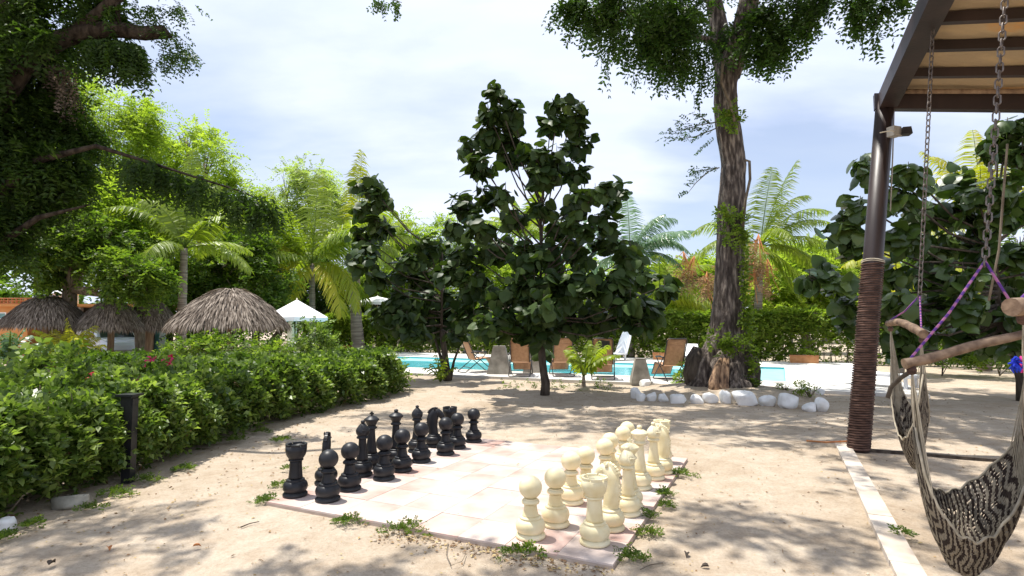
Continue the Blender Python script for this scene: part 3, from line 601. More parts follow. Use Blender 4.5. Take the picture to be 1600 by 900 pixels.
def hammock_chair(label, pL, pR, apex, bottom, depthdir, rbar, seed, sag_pts=None, bend=0.03, full=True):
    """cotton chair: bar between pL and pR, cords from its ends, woven sling hanging to 'bottom' (a point)."""
    pL, pR, apex, bottom, dd = [np.array(q, float) for q in (pL, pR, apex, bottom, depthdir)]
    t = thing('hammock_chair', label, 'hammock chair', (bottom[0], bottom[1], 0), 0, 'hammock chairs hanging from the pergola')
    rg_ = random.Random(seed); w = pR - pL; n = 12; bp_ = []
    for i in range(n + 1):
        s_ = i / n; bp_.append(pL - w * 0.06 + w * 1.12 * s_ + np.array([0, 0, bend * math.sin(math.pi * s_) + 0.004 * math.sin(s_ * 9 + seed)]))
    link('spreader_bar', MB().tube(bp_, [rbar * (1.12 - 0.2 * i / n + 0.05 * math.sin(i * 2.1 + seed)) for i in range(n + 1)], 12, 0.05, seed), M['bar_wood'], t)
    for e_ in (pL, pR): link('rope', MB().tube([apex, (apex + e_) / 2 + [0, 0, -0.012], e_ + [0, 0, rbar], e_ + [0, 0, -rbar * 1.5]], 0.0068, 8), M['purple_rope'], t)
    for e_ in (pL, pR): link('knot', MB().lathe([(0.002, -0.03), (0.02, -0.02), (0.024, 0), (0.018, 0.02), (0.004, 0.03)], 10, tuple(e_ + [0, 0, -rbar - 0.015])), M['rope_brown'], t)
    # sling surface: s across from left edge to right edge, q from back edge to front edge
    NS, NQ = 150, 90; s_ = np.linspace(0, 1, NS + 1); qq = np.linspace(-1, 1, NQ + 1); S_, Q_ = np.meshgrid(s_, qq)
    end_drop = 0.34
    eL = pL + [0, 0, -end_drop]; eR = pR + [0, 0, -end_drop]
    par = 4 * S_ * (1 - S_); cat_ = np.power(np.clip(par, 0, 1), 0.50)
    base = eL[None, None] * (1 - S_[..., None]) + eR[None, None] * S_[..., None]
    drop = (min(eL[2], eR[2]) + max(eL[2], eR[2])) / 2 - bottom[2]
    spread = 0.42 * np.power(np.clip(par, 0, 1), 0.6) + 0.025
    wdir = unit(w * np.array([1, 1, 0])); sk = 0.5 - 1.4 * (S_ - 0.5); # narrow at the base, wide at the ends
    X = base + wdir * ((0.5 - S_) * np.linalg.norm(w) * 0.16 * par)[..., None]
    X = X - wdir * (0.10 * np.linalg.norm(w) * par)[..., None] * (1 if full else 0)
    X = X + dd * (Q_ * spread)[..., None]
    z_ = -drop * cat_ * (1 - 0.30 * Q_ ** 2 - 0.12 * np.clip(Q_, 0, 1)) + 0.012 * np.sin(S_ * 40 + Q_ * 7) * par
    X[..., 2] += z_
    X += (np.sin(S_ * 90 + Q_ * 11)[..., None] * dd * 0.006)
    # each course of netting is a thin cord: strips across with gaps
    Vt = X.reshape(-1, 3); id_ = np.arange((NS + 1) * (NQ + 1)).reshape(NQ + 1, NS + 1); faces = []; rn = []; rs = np.random.default_rng(seed)
    ii, jj = np.meshgrid(np.arange(NS), np.arange(NQ)); ii = ii.ravel(); jj = jj.ravel()
    zig = np.abs(((jj / 9.0) % 2) - 1) * 5.0
    band = ((ii + zig) / 3.2).astype(int) % 2
    qc = np.abs(jj / NQ * 2 - 1); mid = (qc < 0.30)
    col = np.where(band == 0, 0.2, 0.8); col = np.where(mid & (band == 0) & (rs.random(len(ii)) < 0.4), 0.8, col)
    keep = ((jj % 2 == 0) | (ii % 3 == 0)) & ~(mid & (rs.random(len(ii)) < 0.05)); keep &= ~((~mid) & (jj % 6 == 5) & (ii % 2 == 1))
    keep |= (~mid) & (rs.random(len(ii)) < 0.55)
    f = np.stack([id_[jj, ii], id_[jj, ii + 1], id_[jj + 1, ii + 1], id_[jj + 1, ii]], 1)[keep]
    o = link('woven_sling', mesh_arrays('woven_sling', Vt, f, col[keep]), M['weave'], t)
    so = o.modifiers.new('thickness', 'SOLIDIFY'); so.thickness = 0.007
    # cords fan from bar ends to the sling's ends
    for e_, col_i in ((pL, 0), (pR, NS)):
        c_ = MB()
        for j in range(0, NQ + 1, 5):
            i2 = 14 if col_i == 0 else NS - 14
            for tgt in (X[j, col_i], X[j, i2]):
                c_.tube([e_ + [0, 0, -rbar], e_ * 0.45 + tgt * 0.55 + np.array([rg_.uniform(-.006, .006), rg_.uniform(-.006, .006), 0]), tgt], 0.0032, 4, caps=False)
        o = link('cords', c_, M['cord_tan'], t); o['kind'] = 'stuff'
    rim = MB()
    for j in (0, NQ): rim.tube([X[j, i] for i in range(0, NS + 1, 6)], 0.007, 5)
    link('edge_cord', rim, M['cord_tan'], t)
    return t
y1 = 3.05
hammock_chair('near hammock chair of cream cotton with black chevron bands, hanging low at the right', P(1424, 566, y1), P(1612, 518, y1 - 0.05), c2b, P(1512, 893, y1 - 0.02), unit(np.array([0.45, 0.9, 0])) * 0.62, 0.025, 3, bend=0.0)
y2 = 5.2
hammock_chair('farther hammock chair hanging edge-on just right of the dark post', P(1440, 522, y2 - 0.32), P(1391, 506, y2 + 0.35), c1b, P(1402, 728, y2), unit(np.array([0.8, 0.3, 0])) * 0.34, 0.034, 8, bend=0.045)
brk = MB().tube([P(1427, 578, 3.4), P(1408, 590, 3.5), P(1392, 605, 3.6), P(1387, 622, 3.6)], 0.013, 8)
tag(link('hooked_stick', brk, M['bark_dark']), 'dark hooked stick hanging between the two hammock chairs', 'stick')
# third chair, mostly beyond the right edge of the picture
hammock_chair('hammock chair cut off by the right photo edge, only its bar end showing', P(1598, 478, 2.3), P(1850, 470, 2.7), P(1720, 330, 2.5), P(1745, 900, 2.5), unit(np.array([0.3, 0.9, 0])) * 0.6, 0.034, 5, bend=0.0)
rb = thing('ribbon_bundle', 'bundle of bright blue and magenta ribbon at the right edge of the photo', 'ribbon', P(1594, 572, 4.0))
for nm, mm, px_, sd_ in (('blue_ribbon', 'blue_cloth', 1584, 1), ('magenta_ribbon', 'pink_cloth', 1597, 2)):
    b = MB(); r3 = random.Random(sd_)
    for k in range(12):
        c = P(px_ + 3 + r3.uniform(-5, 5), 570 + r3.uniform(-8, 8), 4.0); d = np.array([r3.uniform(-.03, .03), r3.uniform(-.03, .03), r3.uniform(-.02, .03)])
        b.tube([c - d, c + [0, 0, 0.02], c + d, c + d * 0.4 + [0.01, 0, -0.03]], [0.005, 0.009, 0.008, 0.004], 6, 0.1, k)
    link(nm, b, M[mm], rb)

# ------------------------------------------------------------ big tree, its mound and stones
bt0 = np.array([mound_c[0], mound_c[1], 0.15]); BY = mound_c[1]
big = thing('big_shade_tree', 'huge old shade tree with furrowed grey trunk ringed by white stones', 'tree', bt0)
S0 = BY / FPX
def bpnt(px, py, dy=0.0): return P(px, py, BY + dy)
trk = [(1130, 612, 52), (1131, 600, 46), (1133, 585, 40), (1135, 565, 36), (1137, 540, 32.5), (1137, 505, 26), (1138, 470, 22.5), (1139, 430, 21), (1141, 380, 20.5), (1142, 330, 20), (1145, 285, 19), (1147, 258, 18.5), (1142, 225, 18.5), (1136, 190, 18.5), (1133, 160, 17.5), (1134, 130, 17), (1138, 105, 18)]
b = MB(); path = []; rad = []
for i in range(len(trk) - 1):
    for k in range(4):
        t = k / 4; a, c = np.array(trk[i], float), np.array(trk[i + 1], float); p = a + (c - a) * t; path.append(bpnt(p[0], p[1], 0.05 * math.sin(i * 0.7))); rad.append(p[2] * S0)
b.tube(path, rad, 44, 0.06, 7, flute=0.055, nfl=7); link('trunk', b, M['bark'], big)
b = MB()
for (dx, dy_, r0, r1, hpx) in ((-34, -0.25, 16, 8, 545), (-46, 0.1, 13, 7, 562), (33, -0.2, 14, 7, 535), (41, 0.15, 11, 6, 560), (-14, -0.45, 13, 7, 560), (14, -0.5, 12, 5, 565)):
    b.tube([bpnt(1131 + dx * 1.12, 614, dy_ * 1.2), bpnt(1132 + dx, 596, dy_), bpnt(1134 + dx * 0.95, 572, dy_ * 0.8), bpnt(1137 + dx * 0.6, hpx - 10, dy_ * 0.5), bpnt(1139 + dx * 0.25, hpx - 35, dy_ * 0.2)],
           [r0 * S0 * 1.3, r0 * S0, r0 * S0 * 0.95, (r0 + r1) / 2 * S0, r1 * S0 * 0.6], 14, 0.14, abs(dx), flute=0.08, nfl=4)
link('buttress_roots', b, M['bark'], big)
b = MB()
for dx, yy, r0 in ((-12, 598, 7), (-2, 602, 6), (6, 600, 5)): b.tube([bpnt(1128 + dx, 613, -0.78), bpnt(1128 + dx, yy, -0.70), bpnt(1131 + dx * 0.8, 575, -0.62), bpnt(1134 + dx * .6, 560, -0.52)], [r0 * S0 * 1.2, r0 * S0, r0 * S0 * 0.8, 2 * S0], 9, 0.25, int(yy + dx), flute=0.1, nfl=3)
link('exposed_roots', b, M['root_wood'], big)
for pth in ([(1088, 606, 15), (1086, 585, 17), (1090, 562, 17), (1096, 545, 12)], [(1174, 606, 12), (1175, 580, 13), (1170, 560, 12)]):
    link('dead_stump', MB().tube([bpnt(x, y, -0.1) for x, y, _ in pth], [r_ * S0 for _, _, r_ in pth], 12, 0.3, 4, flute=0.12, nfl=4), M['bark_dark'], big)
b = MB()
def limb(pts, seg=14, sd_=1): b.tube([bpnt(x, y, d_) for x, y, d_, _ in pts], [r_ * S0 for *_, r_ in pts], seg, 0.07, sd_, flute=0.05, nfl=5)
limb([(1137, 118, 0, 20), (1150, 80, -0.1, 17.5), (1160, 45, -0.2, 16), (1170, 5, -0.3, 15), (1178, -50, -0.4, 13), (1170, -160, -0.4, 10), (1120, -300, -0.4, 5)], sd_=2)
limb([(1135, 118, 0.1, 17), (1130, 85, 0.3, 16), (1124, 45, 0.5, 15), (1115, 0, 0.6, 13), (1090, -70, 0.4, 10), (1030, -150, 0.2, 6)], sd_=3)
limb([(1133, 80, 0.2, 8), (1105, 62, -0.3, 6), (1070, 55, -0.9, 4), (1020, 30, -1.6, 3), (960, 15, -2.2, 1.5)], 8, 4)
limb([(1112, 0, 0.5, 9), (1060, -40, -1, 7), (980, -70, -2.5, 5), (900, -60, -3.5, 2)], 8, 5)
limb([(1170, 0, -.3, 9), (1230, -40, -1.5, 7), (1310, -60, -2.5, 5), (1400, -40, -3.0, 2)], 8, 6)
limb([(1178, -50, -.4, 9), (1230, -260, -4, 8), (1350, -500, -7, 4)], 8, 7); limb([(1120, -10, .5, 9), (1120, -300, -4, 7), (1150, -600, -7.5, 4)], 8, 8)
link('limbs', b, M['bark'], big)
b = MB(); b.tube([bpnt(1129, 95, -0.8), bpnt(1127, 130, -0.75), bpnt(1140, 160, -0.65), bpnt(1148, 190, -0.6)], 0.035, 6, 0.1); b.tube([bpnt(1163, 250, -.42), bpnt(1171, 252, -0.42), bpnt(1172, 280, -0.42), bpnt(1165, 312, -.42), bpnt(1160, 360, -.42)], 0.03, 6)
link('climbing_stem', b, M['bark_mid'], big)
rng = np.random.default_rng(21)
BL = []
def cb_(px, py, rx, ry, dy=0.0, rz=None): BL.append(pb(px, py, BY + dy, rx, ry, rz))
for a in [(925, 5, 40, 18, -2.2), (965, 25, 45, 22, -2), (1000, 55, 45, 38, -1.5), (1045, 60, 45, 42, -1), (1090, 65, 35, 38, -.6), (1050, 15, 60, 30, -1), (1110, 30, 40, 40, 0), (985, 0, 60, 20, -2),
          (1190, 60, 32, 35, -.8), (1220, 20, 45, 30, -1.2), (1235, 45, 30, 28, -1), (1265, 0, 40, 20, -1.5), (1160, 90, 25, 20, 0.6), (1310, -10, 50, 16, -2), (1370, -4, 40, 18, -2.4), (1405, 0, 20, 16, -2.5)]: cb_(*a)
O1, D1 = blob_sprays(rng, BL, 1650, clump=0.38, droop=0.95, shell=0.3)
# drooping outer strands
O2 = []; D2 = []
for (x, y, dy_) in [(905, 30, -2.2), (925, 45, -2.2), (950, 85, -2), (965, 65, -2), (955, 95, -1.9), (990, 95, -1.6), (1005, 100, -1.5), (1025, 92, -1.4), (1045, 105, -1.2), (1050, 115, -1.1), (1075, 115, -1), (1080, 122, -.9), (1100, 130, -.7), (1095, 140, -.6), (1110, 118, -.6), (1190, 95, -.7), (1205, 90, -.9), (1222, 85, -1), (1225, 100, -1), (1240, 70, -1), (1255, 55, -1.2), (1275, 38, -1.4), (1280, 25, -1.5), (1262, 30, -1.3), (1345, 30, -2.3), (1358, 45, -2.3), (1372, 60, -2.4), (1340, 20, -2.2), (1405, 18, -2.5), (1335, 45, -2.2)]:
    for k in range(7): O2.append(bpnt(x + rng.normal() * 4, y - k * 6 - 3 + rng.normal() * 2, dy_ + rng.normal() * 0.1)); D2.append([rng.normal() * 0.3 - 0.15, rng.normal() * 0.3, -0.9])
O2, D2 = np.array(O2), unit(np.array(D2))
spray_mesh(rng, 'crown', np.concatenate([O1, O2]), np.concatenate([D1, D2]), 0.46, 7, 0.10, 0.05, M['leaf_canopy'], 0.2, big, hue=0.45)
# the crown's part over the yard: what throws the dappled shade
BL2 = [(np.array(c, float), np.array(r_, float)) for c, r_ in [((2.5, 8.8, 9.6), (2.6, 1.8, .9)), ((-1.6, 10.6, 9.6), (2.4, 1.0, .8)), ((5.5, 8.5, 9.2), (2.2, 1.8, .9)), ((1.0, 11.5, 11.6), (4, 2.5, 1)), ((5.0, 12.5, 12.5), (4, 3, 1.2)), ((-.1, 5.8, 9.6), (.9, .8, .6)), ((1.2, 7.3, 9.8), (1.2, .9, .6)), ((1.0, 4.3, 9.4), (1.1, .9, .6)),
       ((3.0, 5.3, 9.4), (1.6, 1.2, .7)), ((-2.2, 5.0, 9.4), (.9, .3, .5)), ((-4.1, 4.95, 9.0), (1.0, .3, .5)), ((-5.5, 5.0, 8.8), (1.2, .35, .5)), ((9.5, 10.5, 9.5), (2.5, 2.5, 1)), ((9.8, 5.5, 8.5), (2.5, 3, 1)), ((-3.6, 10.8, 10.5), (1.8, 1.2, .7)), ((6.5, 1.5, 8.5), (3, 1.5, .7))]]
O3, D3 = blob_sprays(rng, BL2, 2500, clump=0.30, nclump=190, droop=0.3, shell=0.2)
spray_mesh(rng, 'upper_crown', O3, D3, 0.6, 7, 0.15, 0.075, M['leaf_canopy'], 0.2, big, hue=0.45)
# twigs and creeper on the trunk
O4 = []; D4 = []
for (x0, y0, x1, y1_, n_) in [(1118, 195, 1062, 190, 16), (1116, 200, 1040, 210, 20), (1100, 212, 1050, 217, 12), (1120, 212, 1095, 235, 5), (1124, 262, 1082, 268, 14), (1100, 270, 1072, 305, 8), (1120, 190, 1085, 175, 8)]:
    for k in range(n_):
        t = (k + 0.5) / n_; O4.append(bpnt(x0 + (x1 - x0) * t, y0 + (y1_ - y0) * t + rng.normal() * 2, -0.45 + rng.normal() * 0.08)); D4.append([-0.8, rng.normal() * 0.4, rng.normal() * 0.35 - 0.1])
spray_mesh(rng, 'side_twigs', np.array(O4), unit(np.array(D4)), 0.2, 5, 0.06, 0.035, M['leaf_canopy'], 0.1, big)
b = MB()
for pt in ([(1122, 190), (1090, 196), (1045, 208)], [(1120, 200), (1085, 214), (1052, 217)], [(1124, 262), (1098, 266), (1084, 268)], [(1108, 267), (1088, 285), (1073, 304)], [(1110, 194), (1095, 182), (1080, 177)]): b.tube([bpnt(x, y, -0.45) for x, y in pt], [0.014, 0.009, 0.003], 5)
link('side_stems', b, M['bark_mid'], big)['kind'] = 'stuff'
O5 = []; D5 = []; N5 = []
cr_ = thing('creeper', 'bright green creeper climbing the right side of the big tree trunk', 'climbing plant', bpnt(1165, 600, -0.6))
for k in range(250):
    y = rng.uniform(330, 600); cx = 1156 + (y - 330) * 0.04 + rng.normal() * 3.5 + (10 if y > 540 else 0) * rng.random(); O5.append(bpnt(cx, y, -0.30 - 0.2 * rng.random())); D5.append(rng.normal(size=3) * .6 + [0.4, -0.5, 0.1])
for k in range(70): O5.append(bpnt(1135 + rng.normal() * 13, 537 + rng.normal() * 7, -0.72)); D5.append(rng.normal(size=3))
for k in range(60): O5.append(bpnt(1139 + rng.normal() * 9, 183 + rng.normal() * 8 + 0, -0.55)); D5.append(rng.normal(size=3) + [0.3, 0, -.3])
for k in range(60): O5.append(bpnt(1135 + rng.normal() * 7, 345 + rng.normal() * 14 + 0, -0.52)); D5.append(rng.normal(size=3))
spray_mesh(rng, 'foliage', np.array(O5), unit(np.array(D5)), 0.16, 3, 0.085, 0.055, M['leaf_vine'], 0.1, cr_)
# white stones round the mound
def stone(px, py, w, h, label, sd_, m='stone_white', group='white stones edging the mound'):
    c = G(px, py); s = c[1] / FPX; r3 = np.random.default_rng(sd_); hx = w * s / 2; hz = h * s / 2 * 1.15
    t = []; rings, seg = 16, 26; vs = []
    ph = r3.random(6) * 6; tilt = r3.normal() * 0.12
    for i in range(rings + 1):
        la = math.pi * i / rings - math.pi / 2
        for k in range(seg):
            lo = 2 * math.pi * k / seg; d = np.array([math.cos(la) * math.cos(lo), math.cos(la) * math.sin(lo), math.sin(la)])
            r_ = 1 + 0.10 * math.sin(2 * lo + ph[0]) * math.cos(la) + 0.08 * math.sin(3 * d[2] * 1.5 + ph[1] + lo) + 0.05 * math.sin(5 * lo + ph[2] + 3 * d[2])
            e = np.sign(d) * np.abs(d) ** 0.82; vs.append([e[0] * hx * r_, e[1] * hx * 0.72 * r_, e[2] * hz * r_ + tilt * e[0] * hx])
    vs = np.array(vs)
    for _ in range(9):                   # broken faces
        n_ = r3.normal(size=3) * [1, 1, .8]; n_ /= np.linalg.norm(n_); ext = np.max(vs @ n_); lim = ext * r3.uniform(.62, .85); ov = np.maximum(0, vs @ n_ - lim); vs = vs - ov[:, None] * n_ * .9
    vs[:, 2] += hz * 0.66
    b = MB(); b.add(vs, [(i * seg + k, i * seg + (k + 1) % seg, (i + 1) * seg + (k + 1) % seg, (i + 1) * seg + k) for i in range(rings) for k in range(seg)], True)
    o = link('stone', b, M[m]); o.location = V((c[0], c[1] + hx * 0.5, float(ground_h(c[0], c[1]))) ); o.rotation_euler = (0, 0, r3.uniform(-.3, .3)); return tag(o, label, 'stone', group)
SL = [(995, 622, 17, 18, 'small pale stone at the left end of the row'), (1001, 627, 18, 13, 'flat grey-white stone, second from the left of the ring'), (1020, 627, 17, 13, 'small stone, third from the left of the front row'), (1037, 627, 16, 12, 'small stone just left of the long notched white one'),
      (1060, 631, 34, 14, 'long low white stone with a notch in its underside'), (1089, 631, 21, 17, 'round white stone right of the long notched one'), (1112, 629, 23, 18, 'white stone in front of the trunk, left of the pair under the roots'), (1136, 629, 24, 20, 'blocky white stone right under the exposed roots'),
      (1168, 632, 44, 22, 'largest, widest white stone of the ring'), (1204, 633, 27, 17, 'grey-white stone right of the largest one'), (1236, 636, 38, 24, 'big wedge-shaped white stone with a dark underside'), (1270, 641, 27, 14, 'low flat white stone near the right end'), (1287, 641, 21, 23, 'upright white stone at the right end of the ring'),
      (1284, 617, 12, 10, 'tiny white stone behind the upright one at the right end'), (1262, 613, 20, 9, 'pale stone behind the mound, at its far right')]
for i, (x, y, w, h, lb) in enumerate(SL): stone(x, y, w, h, lb, 30 + i)
for i, (x, y, w, h) in enumerate([(1010, 606, 22, 10), (1030, 602, 24, 8), (1050, 601, 20, 7)]): stone(x, y, w, h, ('slanting pale stone behind the left end of the ring', 'flat pale stone in the back row of the ring, middle of three', 'flat pale stone in the back row, closest to the lounge chair')[i], 60 + i)
stone(100, 792, 55, 22, 'rough grey rock lying under the edge of the flowering hedge', 71, 'stone_grey', None)
stone(4, 826, 36, 18, 'white stone cut off by the left edge of the photo', 72, 'stone_white', None)
# ------------------------------------------------------------ round-leaved trees (every near leaf its own part)
def heart(seed):
    r3 = random.Random(seed); cu_ = r3.uniform(-.16, -.04); tip = r3.uniform(-.30, -.12); w = r3.uniform(.98, 1.12)
    ribs = [(0, 0, 0), (0, .3, .02), (0, .65, -.04), (0, 1.02, tip)]
    out = [(.20, -.10, cu_ * .4), (.45, .02, cu_), (.55, .30, cu_ * 1.3), (.42, .64, cu_ + tip * .4), (.16, .90, tip * .75)]
    v = list(ribs); R_ = []; L_ = []
    for i, (x, y, z) in enumerate(out): R_.append(len(v)); v.append((x * w, y, z + r3.uniform(-.03, .03)))
    for i, (x, y, z) in enumerate(out): L_.append(len(v)); v.append((-x * w * r3.uniform(.9, 1.05), y, z + r3.uniform(-.03, .03)))
    tri = []
    for S, fl in ((R_, False), (L_, True)):
        q = [(0, S[0], S[1]), (0, S[1], 1), (1, S[1], S[2]), (1, S[2], 2), (2, S[2], S[3]), (2, S[3], 3), (3, S[3], S[4])]
        tri += [t[::-1] if fl else t for t in q]
    return np.array(v), np.array(tri)
HE = [heart(i) for i in range(5)]
def oval(seed):
    r3 = random.Random(seed); c_ = r3.uniform(.06, .14); v = [(0, 0, 0), (0, .35, -.02), (0, .7, -.06), (0, 1.0, -.16)]
    for sg in (1, -1): v += [(.20 * sg, .2, c_), (.27 * sg, .48, c_), (.17 * sg, .78, c_ * .4)]
    tri = []
    for a, fl in ((4, False), (7, True)):
        q = [(0, a, 1), (1, a, a + 1), (1, a + 1, 2), (2, a + 1, a + 2), (2, a + 2, 3)]; tri += [t[::-1] if fl else t for t in q]
    return np.array(v), np.array(tri)
OV = [oval(i) for i in range(3)]
def leaf_cloud(rng, root, C_, N_, T_, size, m, n_parts, forms, pri, name='leaf'):
    """big leaves at C_ with normal N_ and tip direction T_; the n_parts ranking first in pri are single objects"""
    n = len(C_); Y = unit(T_ - N_ * np.sum(T_ * N_, 1, keepdims=True)); X = np.cross(Y, N_); kind = rng.integers(0, len(forms), n)
    order = np.argsort(-pri); single = set(order[:n_parts].tolist()); mes = []; org = np.array(root.location)
    for hv, ht in forms:
        for tone in range(3):
            me = mesh_arrays(name, hv, ht, np.full(len(ht), 0.1 + tone * 0.32)); me.materials.append(m); mes.append(me)
    rest_v = []; rest_f = []; rr = []; off = 0
    for i in range(n):
        B = np.stack([X[i], Y[i], N_[i]], 1)
        if i in single:
            o = bpy.data.objects.new(name, mes[kind[i] * 3 + int(rng.integers(0, 3))]); C.objects.link(o); o.parent = root
            mt = Matrix.Identity(4)
            for a in range(3):
                for b_ in range(3): mt[a][b_] = float(B[a, b_] * size[i])
                mt[a][3] = float(C_[i][a] - org[a])
            o.matrix_local = mt
        else:
            hv, ht = forms[kind[i]]; rest_v.append(hv @ B.T * size[i] + C_[i]); rest_f.append(ht + off); off += len(hv); rr.append(np.full(len(ht), rng.random() * 0.85))
    if rest_v:
        me = mesh_arrays('foliage', np.concatenate(rest_v), np.concatenate(rest_f), np.concatenate(rr)); o = link('foliage', me, m, root); o['kind'] = 'stuff'
def heart_tree(label, base, blobs, n, lsize, seed, trunk_pts, trunk_r, m='leaf_round', n_parts=290, fork=None, cat='tree', group='round-leaved trees', extra_stems=()):
    rng = np.random.default_rng(seed); rg_ = random.Random(seed)
    t = thing('round_leaf_tree', label, cat, base, 0, group)
    link('trunk', MB().tube(trunk_pts, [trunk_r * (1.25 - 0.6 * i / len(trunk_pts)) for i in range(len(trunk_pts))], 12, 0.12, seed, flute=0.05), M['bark_dark'], t)
    for st_ in extra_stems: link('stem', MB().tube(st_[0], st_[1], 8, 0.1, seed + 3), M['bark_dark'], t)
    f = np.array(trunk_pts[-1], float); w = np.array([np.prod(b[1]) ** (2 / 3) for b in blobs]); w /= w.sum(); br = MB(); CC = []; NN = []; TT = []; view0 = unit(_C - f)
    hub = [f + (np.array([f[0], f[1], b[0][2]]) - f) * 0.55 for b in blobs]
    for i, (c, r) in enumerate(blobs):
        h = hub[i] * 0.5 + c * 0.5 - np.array([0, 0, 0.1 * np.linalg.norm(c - hub[i])]); br.tube([f, hub[i], h, c, c + [0, 0, r[2] * 0.8]], [trunk_r * .42, trunk_r * .3, trunk_r * .2, trunk_r * .13, trunk_r * .05], 6, 0.06, i)
        nsh = max(3, int(n * w[i] / 9)); left = max(4, int(n * w[i]))
        for k in range(nsh):
            q = unit(rng.normal(size=3)); e = c + q * r * (0.55 + 0.45 * rng.random()); st_ = c + q * r * 0.05 - np.array([0, 0, r[2] * 0.3])
            mid = (st_ + e) / 2 + [0, 0, -0.04]; br.tube([st_, mid, e], [trunk_r * .12, trunk_r * .09, trunk_r * .04], 4)
            for j in range(left // nsh):
                s_ = 0.25 + 0.8 * (j + rng.random()) / (left // nsh); p = st_ + (e - st_) * s_ + rng.normal(size=3) * lsize * 0.33
                out = unit(p - c + np.array([0, 0, 0.1])); nv_ = unit(out * 0.65 + view0 * 0.35 * rng.random() + np.array([0, 0, 0.45]) + rng.normal(size=3) * 0.55); CC.append(p); NN.append(nv_); TT.append(out * 0.6 + np.array([0, 0, -0.8]) + rng.normal(size=3) * 0.35)
    link('branches', br, M['bark_dark'], t)
    CC, NN, TT = np.array(CC), np.array(NN), np.array(TT); cm = np.mean([b[0] for b in blobs], 0); view = unit(_C - cm)
    pri = (CC - cm) @ view + rng.normal(size=len(CC)) * 0.25 + np.linalg.norm((CC - cm)[:, [0, 2]], axis=1) * 0.35
    leaf_cloud(rng, t, CC, NN, TT, lsize * (0.7 + 0.55 * rng.random(len(CC))), M[m], n_parts, HE, pri)
    return t
cb0 = G(851, 617); CY = cb0[1]
cbl = [(775, 145, 17, 20), (762, 175, 22, 20), (800, 170, 22, 22), (775, 212, 42, 30), (735, 232, 24, 18), (800, 235, 28, 26), (757, 258, 32, 18), (874, 160, 20, 16), (893, 185, 25, 26), (860, 196, 26, 22), (905, 218, 22, 24), (838, 240, 24, 24), (870, 245, 28, 25),
       (848, 275, 26, 22), (905, 270, 22, 20), (968, 302, 22, 22), (930, 300, 26, 18), (890, 312, 30, 22), (850, 318, 20, 18), (726, 322, 30, 26), (760, 305, 24, 20), (790, 297, 20, 17), (715, 352, 26, 18), (750, 352, 28, 22), (800, 340, 20, 16), (835, 440, 36, 30), (850, 480, 44, 26), (865, 350, 24, 20), (905, 348, 22, 22), (945, 345, 20, 18),
       (730, 395, 32, 26), (775, 390, 34, 28), (820, 400, 34, 32), (862, 395, 28, 28), (905, 385, 30, 30), (950, 375, 30, 26), (985, 398, 30, 26), (1008, 430, 26, 22), (1038, 447, 22, 18), (700, 430, 26, 22), (745, 440, 40, 30), (800, 450, 42, 34), (855, 450, 40, 34), (905, 440, 40, 34), (955, 435, 34, 30),
       (985, 470, 40, 28), (1020, 478, 26, 24), (935, 490, 42, 26), (1000, 505, 28, 16), (885, 495, 42, 26), (835, 500, 40, 28), (785, 500, 40, 28), (740, 490, 38, 28), (795, 514, 32, 13), (845, 518, 32, 15), (895, 507, 34, 12), (940, 504, 30, 11), (755, 508, 28, 12), (850, 542, 13, 13)]
rg = random.Random(5)
def spread(lst, Y, depth, pxs=1.0):
    out = []
    for (x, y, rx, ry) in lst:
        out.append(pb(x, y, Y + rg.uniform(-depth, depth) * min(1, (y - 90) / 260), rx, ry, (rx + ry) / 2 * Y / FPX))
    return out
ct = [cb0 - [0, 0, .1], cb0 + [0.02, 0, .25], P(850, 585, CY), P(847, 560, CY), P(845, 520, CY)]
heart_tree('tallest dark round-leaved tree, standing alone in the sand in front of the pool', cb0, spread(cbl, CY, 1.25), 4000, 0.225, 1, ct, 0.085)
tb0 = G(699, 594); TY = tb0[1]
tbl = [(580, 292, 24, 18), (594, 305, 20, 22), (574, 325, 24, 18), (588, 342, 14, 12), (565, 368, 22, 18), (600, 358, 22, 14), (578, 392, 24, 20), (562, 412, 22, 18), (584, 432, 20, 18), (668, 378, 24, 14), (690, 388, 24, 14), (648, 405, 24, 16), (635, 428, 30, 22), (662, 440, 30, 24), (700, 420, 24, 22), (622, 465, 28, 20), (600, 480, 24, 16), (655, 475, 34, 22), (695, 470, 32, 26),
       (635, 500, 34, 18), (675, 505, 34, 22), (712, 505, 28, 24), (600, 502, 22, 14), (650, 518, 28, 12), (688, 522, 26, 13), (712, 515, 20, 12), (735, 460, 20, 20)]
tt_ = [tb0 - [0, 0, .1], tb0 + [0, 0, .2], P(697, 570, TY), P(694, 545, TY), P(690, 515, TY)]
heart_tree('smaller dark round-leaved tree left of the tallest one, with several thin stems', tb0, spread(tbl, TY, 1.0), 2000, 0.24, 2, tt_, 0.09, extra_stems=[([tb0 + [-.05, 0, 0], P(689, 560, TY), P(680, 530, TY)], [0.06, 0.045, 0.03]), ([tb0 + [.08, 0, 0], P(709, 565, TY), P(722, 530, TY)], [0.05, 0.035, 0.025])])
RY = 11.6
rb0 = np.array([P(1597, 560, RY)[0], RY, 0.0])
